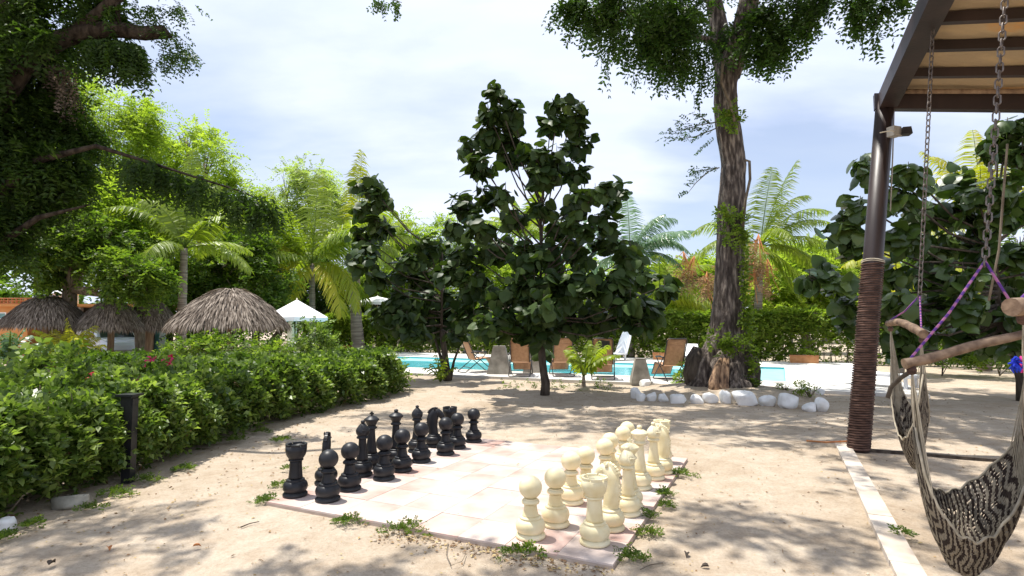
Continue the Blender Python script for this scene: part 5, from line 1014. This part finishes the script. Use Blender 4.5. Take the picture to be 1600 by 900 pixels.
# bare twigs showing in the hedge face
for pt in ([(15, 800, 4.7), (35, 775, 4.75), (50, 765, 4.75)], [(250, 650, 6.9), (270, 638, 7.0), (280, 630, 7.1)], [(300, 660, 7.6), (318, 650, 7.7)], [(75, 710, 5.3), (98, 697, 5.4)]): link('twig', MB().tube([P(*p) for p in pt], .007, 5), M['trunk_pale'], hedge)
blk = thing('path_light', 'black metal post with a flat square cap standing in the hedge front', 'post light', G(200, 752))
q = G(200, 752); b = MB(); b.box(q + [0, 0, .39], (.085, .085, .80)); link('post', b, M['black_plastic'], blk)
qt = P(192, 617, q[1] - .0); hh = qt[2]
b = MB(); b.box((q[0] - .02, q[1], hh), (.17, .17, .02)); b.box((q[0] - .02, q[1], hh - .06), (.10, .10, .10)); link('cap', b, M['black_plastic'], blk)
# separate shrubs
def shrub(name, label, blobs, n, L_, ll, lw_, m, sd_, group=None, pairs=4):
    rng = np.random.default_rng(sd_); c = blobs[0][0]; t = thing(name, label, 'shrub', (c[0], c[1], 0), 0, group); O, D = blob_sprays(rng, blobs, n, clump=.55, droop=0.0, shell=.4); O[:, 2] = np.maximum(O[:, 2], .02)
    spray_mesh(rng, 'foliage', O, D, L_, pairs, ll, lw_, M[m], .2, t, hue=.6); q = MB()
    for k in range(14):
        b_ = blobs[k % len(blobs)]; e = b_[0] + b_[1] * np.array([rg.uniform(-.6, .6) for _ in range(3)]); q.tube([(b_[0][0], b_[0][1], 0), (b_[0] + e) / 2 - [0, 0, .1], e], [.016, .010, .004], 4)
    link('stems', q, M['bark_mid'], t); return t
shrub('shrub', 'loose dark shrub ending the hedge beside the pool', [pb(600, 575, 13.6, 34, 26), pb(618, 595, 13.4, 24, 18), pb(575, 590, 13.4, 30, 24)], 420, .22, .075, .04, 'leaf_mid', 71)
shrub('shrub', 'bright green bushy shrub in front of the white umbrella', [pb(490, 530, 17, 24, 22), pb(475, 550, 17, 26, 20), pb(510, 548, 17, 22, 18)], 520, .24, .09, .05, 'leaf_hedge', 72)
shrub('shrub', 'shrubs under the round palapa, behind the long hedge', [pb(300, 543, 15, 40, 9), pb(350, 538, 15, 45, 11), pb(410, 545, 15, 40, 10)], 600, .26, .085, .045, 'leaf_mid', 73)
shrub('shrub', 'dark shrubs behind the hedge at far left', [pb(90, 577, 10, 60, 14), pb(160, 572, 11, 50, 12), pb(40, 585, 9.5, 40, 12), pb(220, 562, 13, 40, 8)], 900, .22, .08, .045, 'leaf_dark', 74)
shrub('shrub', 'leafy sucker growing at the left foot of the big trunk', [pb(1075, 585, 14.6, 14, 16), pb(1068, 595, 14.4, 16, 9)], 90, .2, .09, .04, 'leaf_vine', 75)
shrub('shrub', 'green bushes edging the sand behind the hammock chairs', [pb(1470, 552, 17, 60, 12), pb(1560, 556, 17, 60, 12), pb(1620, 545, 16, 60, 25)], 700, .25, .09, .05, 'leaf_mid', 76)
shrub('shrub', 'low weeds right of the mound, behind the end stones', [pb(1265, 606, 11.9, 22, 5), pb(1225, 600, 12.4, 14, 3)], 60, .14, .05, .03, 'leaf_vine', 77)

# ------------------------------------------------------------ palapas
def palapa(label, px, apex_py, eave_py, half_px, Y, seed, post_r=.07, proto=[None]):
    rng = np.random.default_rng(seed); ap = P(px, apex_py, Y); ev = P(px, eave_py, Y); R0 = half_px * Y / FPX; H_ = ap[2] - ev[2]
    t = thing('palapa', label, 'palapa', (ap[0], Y, 0), 0, 'thatched palapa shades')
    b = MB(); z0 = ev[2]; b.tube([(ap[0], Y, 0), (ap[0], Y, z0 + H_ * .9)], post_r, 12, .08, seed); link('post', b, M['wood_pole'], t)
    rf = MB()
    for k in range(10):
        a = k * math.pi / 5; rf.tube([(ap[0], Y, z0 + H_ * .9), (ap[0] + math.cos(a) * R0 * .9, Y + math.sin(a) * R0 * .9, z0 + .06)], .03, 5)
    link('rafters', rf, M['wood_pole'], t)
    dome = lambda s: (R0 * s, z0 + H_ * (1 - s ** 1.75) - .02)
    link('underlayer', MB().lathe([(dome(s)[0] * .97, dome(s)[1] - .07) for s in np.linspace(0.95, 0.0, 9)], 28, (ap[0], Y, 0)), M['bark_dark'], t)
    n = 8500; s = np.sqrt(rng.random(n)) * .98 + .0; th = rng.random(n) * 2 * np.pi; r_, z_ = R0 * s, z0 + H_ * (1 - s ** 1.75); h = np.stack([np.cos(th), np.sin(th), np.zeros(n)], 1); sl_ = H_ * 1.75 * np.clip(s, .05, 1) ** .75 / R0
    d = unit(h - np.array([0, 0, 1.0]) * (sl_ + .12 + .9 * np.clip(s - .88, 0, 1) * 6)[:, None] + rng.normal(size=(n, 3)) * .13)
    nn = unit(h * sl_[:, None] + [0, 0, 1.0] + rng.normal(size=(n, 3)) * .3); p = np.stack([ap[0] + h[:, 0] * r_, Y + h[:, 1] * r_, z_ + rng.random(n) * .07], 1); L_ = R0 * .17 * rng.uniform(.6, 1.5, n)
    Q = leaf_quads(p, d, nn, L_, L_ * .10, .06); Q[:, 3] = Q[:, 3]; rn = np.clip(rng.random(n) * .8, 0, .85); th_ = link('thatch', mesh_arrays('thatch', Q.reshape(-1, 3), np.arange(n * 4).reshape(-1, 4), rn), M['thatch'], t); th_['kind'] = 'stuff'; return t
palapa('widest round palapa roof, standing clear of the others right of the palm', 361, 453, 510, 85, 17, 1, .055)
palapa('leftmost thatched palapa, in front of the orange house', 76, 463, 510, 60, 19, 2, .12)
palapa('thatched palapa second from the left, its roof touching the leftmost one', 176, 470, 515, 50, 19.5, 3, .10)
palapa('darker palapa half hidden by branches, left of the round clear one', 236, 468, 517, 44, 20.5, 4, .13)
palapa('palapa far beyond the pool, glimpsed through the round-leaved tree', 815, 452, 482, 62, 36, 5)

# ------------------------------------------------------------ umbrellas, loungers, blocks
def umbrella(label, px, apex_py, edge_py, half_px, Y, rz, tilt=0.0, cover=False):
    ap = P(px, apex_py, Y); ed = P(px, edge_py, Y); hw = half_px * Y / FPX; dz = ap[2] - ed[2]
    t = thing('patio_umbrella', label, 'umbrella', (ap[0], Y, 0), rz, 'white patio umbrellas by the pool'); z1 = ap[2]
    link('pole', MB().tube([(0, 0, 0), (0, 0, z1 + .06)], .03, 8), M['cord_cream'], t, False)
    vs = [(0, 0, z1)]; N = 6
    for k in range(8):
        a = k * math.pi / 4; q = hw * (1.0 if k % 2 else .93); vs.append((q * math.cos(a), q * math.sin(a), z1 - dz + tilt * math.cos(a) - (0 if k % 2 else -.04)))
    for k in range(8): vs.append((vs[k + 1][0], vs[k + 1][1], vs[k + 1][2] - .16))
    b = MB(); b.add(vs, [(0, 1 + k, 1 + (k + 1) % 8) for k in range(8)] + [(1 + k, 9 + k, 9 + (k + 1) % 8, 1 + (k + 1) % 8) for k in range(8)]); o = link('canopy', b, M['white_cloth'], t, False); so = o.modifiers.new('t', 'SOLIDIFY'); so.thickness = .012
    for k in range(8): link('rib', MB().tube([(0, 0, z1 - .03), (vs[k + 1][0] * .97, vs[k + 1][1] * .97, vs[k + 1][2] - .03)], .012, 5), M['cord_cream'], t, False)
    return t
umbrella('open white umbrella rising behind the round palapa roof', 464, 468, 497, 50, 24, .3)
umbrella('open white umbrella half hidden right of the thick palm trunk, the higher of two', 590, 463, 474, 46, 34, .1)
umbrella('lower white umbrella just behind the thick palm trunk', 560, 489, 500, 25, 38, .5)
cl = MB(); q = at0(455, 23.2); cl.lathe([(.03, 0.5), (.10, .55), (.15, .9), (.12, 1.5), (.06, 1.95), (.03, 2.0)], 12, tuple(q)); cl.tube([q, q + [0, 0, 2.1]], .025, 6)
tag(link('folded_umbrella', cl, M['beige_cloth']), 'folded beige umbrella below the white canopy beside the round palapa', 'umbrella')

def lounger():
    t = thing('lounge_chair', '', 'lounge chair'); r_ = .014; K = M['metal_dark']
    # faces +Y (towards the pool); the back leans towards -Y
    def tb(pts, nm, rr=r_): return link(nm, MB().tube(pts, rr, 6), K, t, False)
    bz0, bz1 = .40, 1.10; by0, by1 = -.12, -.42; w = .27
    q = MB(); N = 8
    def sling(mb, a, c, sagd):
        vs = []
        for i in range(N + 1):
            s = i / N; y = a[0] + (c[0] - a[0]) * s; z = a[1] + (c[1] - a[1]) * s
            for k in range(5): u_ = (k / 4 - .5) * 2; vs.append((w * .96 * u_, y, z - sagd * (1 - u_ * u_) * math.sin(math.pi * s)))
        mb.add(vs, [(i * 5 + k, i * 5 + k + 1, i * 5 + k + 6, i * 5 + k + 5) for i in range(N) for k in range(4)], True)
    sling(q, (by0, bz0), (by1, bz1), .02); o = link('backrest', q, M['sling'], t, False); o.modifiers.new('t', 'SOLIDIFY').thickness = .012
    q = MB(); sling(q, (by0 + .03, bz0 - .01), (.40, .46), .03); o = link('seat', q, M['sling'], t, False); o.modifiers.new('t', 'SOLIDIFY').thickness = .012
    q = MB(); sling(q, (.42, .45), (.66, .14), .01); o = link('footrest', q, M['sling'], t, False); o.modifiers.new('t', 'SOLIDIFY').thickness = .012
    q = MB(); q.box((0, by1 + .09, bz1 - .10), (.40, .06, .16)); link('head_pillow', q, M['sling'], t, False)
    tb([(-w, by0, bz0), (-w, by1, bz1 - .05), (-w * .85, by1 - .02, bz1), (w * .85, by1 - .02, bz1), (w, by1, bz1 - .05), (w, by0, bz0)], 'back_frame'); tb([(-w, by0, bz0), (-w, .42, .46), (-w, .67, .13), (w, .67, .13), (w, .42, .46), (w, by0, bz0)], 'seat_frame')
    for s_ in (-1, 1):
        tb([(s_ * (w + .03), -.46, .03), (s_ * (w + .03), .05, .42), (s_ * (w + .03), .22, .60)], 'leg'); tb([(s_ * (w + .045), .46, .03), (s_ * (w + .045), .0, .40), (s_ * (w + .045), -.26, .62)], 'leg')
        q = MB(); q.tube([(s_ * (w + .055), -.30, .62), (s_ * (w + .06), -.05, .64), (s_ * (w + .055), .22, .62)], [.02, .026, .02], 8); link('armrest', q, K, t, False)
    tb([(-w - .03, -.46, .03), (-w + .02, -.50, .015), (w - .02, -.50, .015), (w + .03, -.46, .03)], 'base_rail'); tb([(-w - .045, .46, .03), (-w + .02, .50, .015), (w - .02, .50, .015), (w + .045, .46, .03)], 'base_rail')
    tb([(-w, -.30, .16), (w, -.30, .16)], 'cross_bar', .010)
    return t
def gdeck(x, y): return G(x, y, .05)
LC = [(742, 583, R(-62), 'tan lounge chair at the left, turned sideways beside the concrete block'), (814, 589, R(-6), 'tan lounge chair behind the trunk of the tallest round-leaved tree, on its left'), (880, 589, R(2), 'tan lounge chair between the dark trunk and the coconut seedling'),
      (946, 594, R(-8), 'tan lounge chair right of the coconut seedling, a dark cloth over its back'), (1056, 597, R(8), 'tallest-looking tan lounge chair, left of the big trunk')]
for i, (x, y, rz, lb) in enumerate(LC):
    q = gdeck(x, y); q = q + np.array([0, .42, 0])
    if i == 0: L0 = lounger(); L0.location = V(q); L0.rotation_euler = (0, 0, rz); L0['label'] = lb; L0['group'] = 'tan lounge chairs along the pool'
    else: dup(L0, q, rz, lb)
tw = MB(); q = gdeck(946, 594) + np.array([0, .42, 0]); tw.box(q + [-.08, -.40, .86], (.20, .05, .36), R(-8)); tw.box(q + [.06, -.38, .93], (.14, .05, .22), R(-8))
tag(link('towel', tw, M['metal_dark']), 'dark cloth hanging over the back of one tan lounge chair', 'towel')
def block(x, y, wpx, hpx, label, z=0.05, m='block'):
    q = G(x, y, z); s = q[1] / FPX; w, h = wpx * s, hpx * s; t = MB(); bv = .9
    t.box((0, 0, h / 2), (w * .82, w * .82, h), 0, (.52, .52)); t.box((0, 0, h + .012), (w * .40, w * .40, .03)); o = link('umbrella_base', t, M[m]); o.location = V(q + [0, w * .4, 0]); o.rotation_euler = (0, 0, UA + R(20)); return tag(o, label, 'concrete block', 'tapered concrete blocks along the pool')
block(780, 585, 44, 42, 'tapered concrete block beside the leftmost lounge chair'); block(1004, 599, 38, 36, 'tapered concrete block standing alone, left of the white stones'); block(833, 583, 36, 36, 'tapered concrete block hidden behind the dark tree trunk')
def upright(x, y, wpx, hpx, label, rz):
    q = gdeck(x, y); s = q[1] / FPX; h = hpx * s; w = wpx * s; t = thing('white_lounger', label, 'sun lounger', q, rz, 'white plastic loungers with raised backs')
    b = MB(); N = 8; vs = []
    for i in range(N + 1):
        a = i / N; x_ = -.05 + .42 * a; z_ = .30 + (h - .30) * a; ww = .30 * (1 - .25 * a ** 3)
        for dx_, sy in ((-.02, -1), (.02, -1), (.02, 1), (-.02, 1)): vs.append((x_ + dx_, sy * ww, z_))
    b.add(vs, [(i * 4 + k, i * 4 + (k + 1) % 4, i * 4 + 4 + (k + 1) % 4, i * 4 + 4 + k) for i in range(N) for k in range(4)] + [(0, 1, 2, 3), (35, 34, 33, 32)]); link('backrest', b, M['white_paint'], t, False)
    b = MB(); b.box((-.68, 0, .28), (1.30, .60, .06)); link('seat', b, M['white_paint'], t, False)
    for sx in (-1.2, -.1):
        for sy in (-1, 1): b = MB(); b.box((sx, sy * .24, .125), (.06, .06, .25)); link('leg', b, M['white_paint'], t, False)
    return t
upright(972, 563, 18, 44, 'white lounger with tall raised back in front of the hedge', R(40)); upright(1078, 566, 18, 28, 'white lounger back showing just left of the big trunk', R(60)); upright(1340, 600, 18, 28, 'white lounger back half hidden by the dark post', R(120))
# ------------------------------------------------------------ house, tank and car at the left
HYo = 27.0
def hx(px, Y=HYo): return float(P(px, 500, Y)[0])
def hz(py, Y=HYo): return float(P(800, py, Y)[2])
house = thing('orange_house', 'low orange house with a terracotta lattice parapet behind the leftmost palapa', 'house', (hx(0), HYo, 0))
x0, x1 = hx(-160), hx(44); zt = hz(479)
wz0, wz1, wx0, wx1 = hz(499), hz(488), hx(-8), hx(9)
def wallpart(a, c, z0, z1, y=HYo, d=.25): b = MB(); b.box(((a + c) / 2, y + d / 2, (z0 + z1) / 2), (c - a, d, z1 - z0)); return b
for a, c, z0, z1 in ((x0, wx0, 0, zt), (wx1, x1, 0, zt), (wx0, wx1, 0, wz0), (wx0, wx1, wz1, zt)): link('wall', wallpart(a, c, z0, z1), M['orange_wall'], house)
link('wall', MB().box((x1 - .125, HYo + 3.25, zt / 2), (.25, 6, zt)), M['orange_wall'], house)
wn_ = link('window', wallpart(wx0, wx1, wz0, wz1, HYo + .10, .03), M['glass_teal'], house)
fr_ = MB()
for a, c, z0, z1 in ((wx0, wx1, wz1 - .05, wz1), (wx0, wx1, wz0, wz0 + .05), (wx0, wx0 + .05, wz0 + .05, wz1 - .05), (wx1 - .05, wx1, wz0 + .05, wz1 - .05)): fr_.box(((a + c) / 2, HYo + .04, (z0 + z1) / 2), (c - a, .08, z1 - z0))
f_ = link('frame', fr_, M['white_paint'], None); f_.parent = wn_; f_.data.transform(Matrix.Translation(-house.location))
xr = hx(230)
link('roof_slab', MB().box(((x0 + xr) / 2, HYo + 4, zt + .06), (xr - x0 + .2, 8.3, .12)), M['orange_wall'], house)
px0, px1 = hx(-160), hx(75); pz0, pz1 = zt + .12, hz(465)
for z in (pz0 + .04, (pz0 + pz1) / 2, pz1 - .03): link('rail', MB().box(((px0 + px1) / 2, HYo + .1, z), (px1 - px0, .12, .05)), M['terracotta'], house)
k = 0; x_ = px0
while x_ < px1:
    if k % 10 == 0: link('lattice_post', MB().box((x_, HYo + .1, (pz0 + pz1) / 2), (.14, .16, pz1 - pz0)), M['terracotta'], house)
    x_ += .2; k += 1
lat = MB(); x_ = px0 + .1
while x_ < px1: lat.box((x_, HYo + .1, (pz0 + pz1) / 2), (.05, .08, pz1 - pz0 - .02)); x_ += .2
o = link('lattice_bricks', lat, M['terracotta'], house); o['kind'] = 'stuff'
# recessed front with pillars and teal glass
ry = HYo + 1.6
link('back_wall', wallpart(x1, xr, 0, zt, ry + .3), M['bark_dark'], house)
for a, c in ((56, 72), (78, 86), (118, 140), (210, 228)): link('glass_door', wallpart(hx(a), hx(c), .05, hz(500), ry, .05), M['glass_teal'], house)
for a in (54, 75, 89, 144, 208): link('pillar', wallpart(hx(a) - .1, hx(a) + .1, 0, zt, ry - .3, .2), M['white_paint'] if a == 89 else M['bark_dark'], house)
tk = thing('water_tank', 'pale grey domed water tank on the orange house roof', 'water tank', (hx(20), HYo + 3, zt + .12)); tz = hz(441) - zt - .12; s_ = HYo / FPX
b = MB(); b.lathe([(.62, 0), (.64, .05), (.62, tz * .55), (.55, tz * .68), (.35, tz * .85), (.14, tz * .95), (.13, tz), (.0, tz + .01)], 24); link('tank', b, M['grey_box'], tk, False).data.materials[0] = M['white_paint']
b = MB()
for z in (.25, .6): b.lathe([(.625, z), (.65, z + .03), (.625, z + .06)], 24)
link('ribs', b, M['white_paint'], tk, False)
# parked car, nose to the right
cy_ = 24.0; car = thing('parked_car', 'white car parked under the palapas, seen between two posts', 'car', (hx(160, cy_), cy_ + .6, 0), R(-38))
def loft(secs, n=None):
    b = MB(); k = len(secs[0]); vs = [p for s in secs for p in s]; b.add(vs, [(i * k + j, i * k + (j + 1) % k, (i + 1) * k + (j + 1) % k, (i + 1) * k + j) for i in range(len(secs) - 1) for j in range(k)] + [tuple(range(k))[::-1], tuple((len(secs) - 1) * k + j for j in range(k))], False); return b
def sec(x, z0, z1, w, in_=.9): return [(x, -w, z0), (x, w, z0), (x, w * 1.02, (z0 + z1) / 2), (x, w * in_, z1), (x, -w * in_, z1), (x, -w * 1.02, (z0 + z1) / 2)]
link('body', loft([sec(-2.1, .35, .80, .72), sec(-1.9, .28, .90, .80), sec(-.6, .25, .92, .84), sec(.5, .25, .93, .84), sec(1.3, .26, .90, .82), sec(1.9, .30, .80, .76), sec(2.08, .38, .68, .66)]), M['car_white'], car, False)
link('cabin', loft([sec(-1.85, .90, 1.30, .70, .85), sec(-1.5, .90, 1.50, .74, .85), sec(-.2, .92, 1.52, .74, .84), sec(.15, .92, 1.42, .72, .84), sec(.78, .92, .95, .74, .95)]), M['car_white'], car, False)
link('windshield', loft([[(.72, -.62, .975), (.72, .62, .975), (.20, .56, 1.42), (.20, -.56, 1.42)], [(.75, -.62, 1.0), (.75, .62, 1.0), (.23, .56, 1.445), (.23, -.56, 1.445)]]), M['car_glass'], car, False)
for s_ in (-1, 1): link('side_window', loft([[(-1.5, s_ * .735, .98), (.4, s_ * .745, .98), (.08, s_ * .68, 1.38), (-1.4, s_ * .68, 1.42)], [(-1.5, s_ * .76, .98), (.4, s_ * .765, .98), (.08, s_ * .70, 1.38), (-1.4, s_ * .70, 1.42)]]), M['car_glass'], car, False)
for x_ in (-1.3, 1.3):
    for s_ in (-1, 1):
        wl_ = link('wheel', MB().tube([(x_, s_ * .66, .32), (x_, s_ * .86, .32)], .32, 22), M['rubber'], car, False); rm_ = link('rim', MB().tube([(x_, s_ * .80, .32), (x_, s_ * .868, .32)], .19, 16), M['grey_box'], None); rm_.parent = wl_
for s_ in (-1, 1): link('headlight', MB().box((1.98, s_ * .52, .66), (.16, .24, .12)), M['white_cloth'], car, False)
link('bumper', MB().box((2.06, 0, .42), (.12, 1.3, .16)), M['grey_box'], car, False)

# ------------------------------------------------------------ weeds, litter, twigs
def weed(px, py, wpx, label, sd_, dens=1.0, m='leaf_weed', Lh=.058):
    rng = np.random.default_rng(sd_); c = G(px, py); s = c[1] / FPX; w = wpx * s / 2; n = int((26 + 190 * w) * dens); t = thing('weed_tuft', label, 'weed', c, 0, 'weeds in the sand round the board')
    q = rng.normal(size=(n, 2)) * [w * .5, w * .26 + .02]; O = np.stack([c[0] + q[:, 0], c[1] + q[:, 1], np.full(n, .004)], 1); O[:, 2] += np.clip(1 - (q[:, 0] / w) ** 2, 0, 1) * .02
    spray_mesh(rng, 'leaves', O, unit(np.stack([q[:, 0] / w + rng.normal(size=n) * .5, rng.normal(size=n) * .6, rng.uniform(.4, 1.3, n)], 1)), Lh, 4, .024, .011, M[m], .3, t); return t
WD = [(545, 818, 34, 'small weed tuft at the front edge of the board, left of the larger one'), (634, 832, 60, 'largest weed tuft along the front edge of the board'), (822, 868, 54, 'dark weed patch at the front edge, below the nearest cream pawn'), (985, 876, 34, 'weed tuft at the near right corner of the board'), (1012, 838, 30, 'weed tuft beside the right edge, near the cream rook'), (1016, 812, 22, 'thin weeds against the right edge of the board, level with the near bishop'),
      (1037, 776, 26, 'weed tuft at the right edge of the board, level with the far bishop'), (1040, 795, 20, 'sparse weeds just outside the right edge of the board'), (1062, 744, 34, 'leafy weed tuft beside the far right corner of the board'), (418, 786, 26, 'weed tuft left of the nearest black rook'), (437, 763, 22, 'thin weed sprig just behind the nearest black rook'), (440, 690, 26, 'weed tuft in the sand behind the black pieces'), (455, 735, 24, 'faint weeds between the hedge and the black pieces'),
      (226, 752, 38, 'weed tuft at the foot of the black post'), (178, 775, 52, 'broad weed patch in front of the black post'), (145, 798, 40, 'pale weeds beside the grey rock'), (48, 826, 18, 'single small weed right of the white stone'), (8, 846, 30, 'weed under the white stone at the left edge'), (290, 735, 26, 'weed tuft at the hedge foot, right of the black post'), (368, 690, 22, 'small weed by the hedge, halfway to the pool'), (408, 677, 20, 'low weed near the far half of the hedge'), (1435, 695, 12, 'tiny weed beside the far hammock chair'), (1408, 838, 20, 'tiny weed under the near hammock chair')]
for i, (x, y, w, lb) in enumerate(WD): weed(x, y, w, lb, 200 + i, .6 if ('thin' in lb or 'sparse' in lb or 'faint' in lb or 'tiny' in lb or 'pale' in lb) else 1.1, 'leaf_mid' if 'dark' in lb else 'leaf_weed')
rng = np.random.default_rng(90)
# bare dry scrub under the tallest round-leaved tree
O = np.array([G(rng.uniform(780, 960), rng.uniform(598, 612)) for _ in range(70)]); o = spray_mesh(rng, 'ground_weeds', O, unit(rng.normal(size=O.shape) + [0, 0, 1.2]), .16, 4, .05, .022, M['leaf_mid'], .3); tag(o, None, None, kind='stuff')
def litter(n, xr, yr, smin, smax, name, m, lo=0, hi=.85, dist=None):
    x = rng.uniform(*xr, n); y = rng.uniform(*yr, n); 
    if dist is not None: x, y = dist(n)
    dd_ = unit(np.stack([rng.normal(size=n), rng.normal(size=n), rng.normal(size=n) * .15], 1)); nn_ = unit(np.stack([rng.normal(size=n) * .4, rng.normal(size=n) * .4, np.ones(n)], 1)); l = rng.uniform(smin, smax, n)
    a = (x - A[0]) * u2[0] + (y - A[1]) * u2[1]; b_ = (x - A[0]) * v2[0] + (y - A[1]) * v2[1]; onb = (a > -2.95) & (a < 0) & (b_ > 0) & (b_ < 3.1); z = np.where(onb, .036, ground_h(x, y) + .006) ; kp = ~(onb & (rng.random(n) < .85)) & ((x * v2[0] + y * v2[1]) < DV0)
    Q = leaf_quads(np.stack([x, y, z], 1)[kp], dd_[kp], nn_[kp], l[kp], l[kp] * .5, .18); o = link(name, mesh_arrays(name, Q.reshape(-1, 3), np.arange(len(Q) * 4).reshape(-1, 4), rng.uniform(lo, hi, len(Q))), M[m]); tag(o, None, None, kind='stuff')
litter(2600, (-5, 9), (2.2, 14), .012, .04, 'leaf_litter', 'debris')
litter(900, (-6, -2.5), (4, 13), .015, .045, 'hedge_litter', 'debris')
litter(500, (-4, 5), (2.2, 5.5), .010, .026, 'small_leaf_litter', 'debris', .5, .86)
def near_edge(n):
    t = rng.random(n) * 2.95; e = A[:2][None] - u2[:2][None] * t[:, None] * .6 - v2[:2][None] * np.abs(rng.normal(size=n) * .10 + .05)[:, None]; return e[:, 0], e[:, 1]
litter(420, (0, 1), (0, 1), .012, .04, 'edge_litter', 'debris', 0, .86, near_edge)
nn = 320; x = rng.uniform(-4.5, 7, nn); y = rng.uniform(2.3, 11, nn); th = rng.random(nn) * 6.28; l = rng.uniform(.03, .11, nn); kp = ((x * u2[0] + y * u2[1] - A[:2] @ u2[:2] > .05) | (x * v2[0] + y * v2[1] - A[:2] @ v2[:2] < -.03))
Q = leaf_quads(np.stack([x, y, ground_h(x, y) + .007], 1)[kp], np.stack([np.cos(th), np.sin(th), th * 0], 1)[kp], np.tile([0, 0, 1.0], (nn, 1))[kp], l[kp], np.full(kp.sum(), .006), .04)
tag(link('twig_litter', mesh_arrays('twig_litter', Q.reshape(-1, 3), np.arange(len(Q) * 4).reshape(-1, 4), rng.uniform(0, .5, len(Q))), M['debris']), None, None, kind='stuff')
peb = MB(); rg = random.Random(44)
for k in range(240):
    x, y = rg.uniform(-4, 6), rg.uniform(2.3, 11); r_ = rg.uniform(.004, .013)
    if k < 22: q = near_edge(1); x, y = float(q[0][0]), float(q[1][0]); r_ *= 1.5
    a = (x - A[0]) * u2[0] + (y - A[1]) * u2[1]; b_ = (x - A[0]) * v2[0] + (y - A[1]) * v2[1]
    if -2.95 < a < 0 and 0 < b_ < 3.1: continue
    peb.lathe([(r_ * .6, 0), (r_, r_ * .4), (r_ * .7, r_ * .8), (.0, r_)], 6, (x, y, float(ground_h(x, y)) - .001), False)
tag(link('pebbles', peb, M['trunk_pale']), None, None, kind='stuff')
def dry_leaf(px, py, sz, label, sd_, m='dry_orange'):
    hv, ht = oval(sd_); v = hv * sz; v[:, 2] *= 2.2; c = G(px, py); o = link('dry_leaf', mesh_arrays('dry_leaf', v, ht, np.full(len(ht), .5)), M[m]); o.location = V(c + [0, 0, .012]); o.rotation_euler = (R(10), R(-8), sd_ * 1.3); o.modifiers.new('t', 'SOLIDIFY').thickness = .002; return tag(o, label, 'dry leaf', 'fallen dry leaves')
for i, (x, y, s, lb, mm) in enumerate([(169, 857, .06, 'orange dry leaf lying in the sand at lower left', 'dry_orange'), (301, 856, .05, 'orange dry leaf right of the other orange leaf', 'dry_orange'), (76, 886, .07, 'curled brown dry leaf near the lower left corner', 'bark_dark'), (1108, 888, .05, 'dark curled leaf in the sand, right of the board corner', 'bark_dark'), (1073, 866, .06, 'dark fallen pod right of the board corner', 'bark_dark'), (793, 772, .03, 'tiny dark fallen leaf on the board tiles', 'bark_dark')]): dry_leaf(x, y, s, lb, i + 3, mm)
tg = MB(); tg.tube([G(376, 826) + [0, 0, .01], G(390, 821) + [0, 0, .014], G(405, 817) + [0, 0, .01]], [.006, .004, .003], 5); tag(link('twig', tg, M['bark_dark']), 'thin dark twig lying in the sand left of the board', 'twig')
tg = MB(); tg.tube([G(1000, 893) + [0, 0, .01], G(1015, 888) + [0, 0, .02], G(1036, 882) + [0, 0, .01]], [.003, .004, .002], 5); tag(link('twig', tg, M['bark_mid']), 'thin twig in the sand beside the near board corner', 'twig')
wt_ = MB(); wt_.tube([G(700, 850) + [0, 0, .006], G(697, 868) + [0, 0, .01], G(705, 885) + [0, 0, .006], G(722, 880) + [0, 0, .012], G(728, 866) + [0, 0, .006]], .0025, 5); tag(link('curled_twig', wt_, M['bark_mid']), 'thin curled vine stem on the sand below the board edge', 'twig')
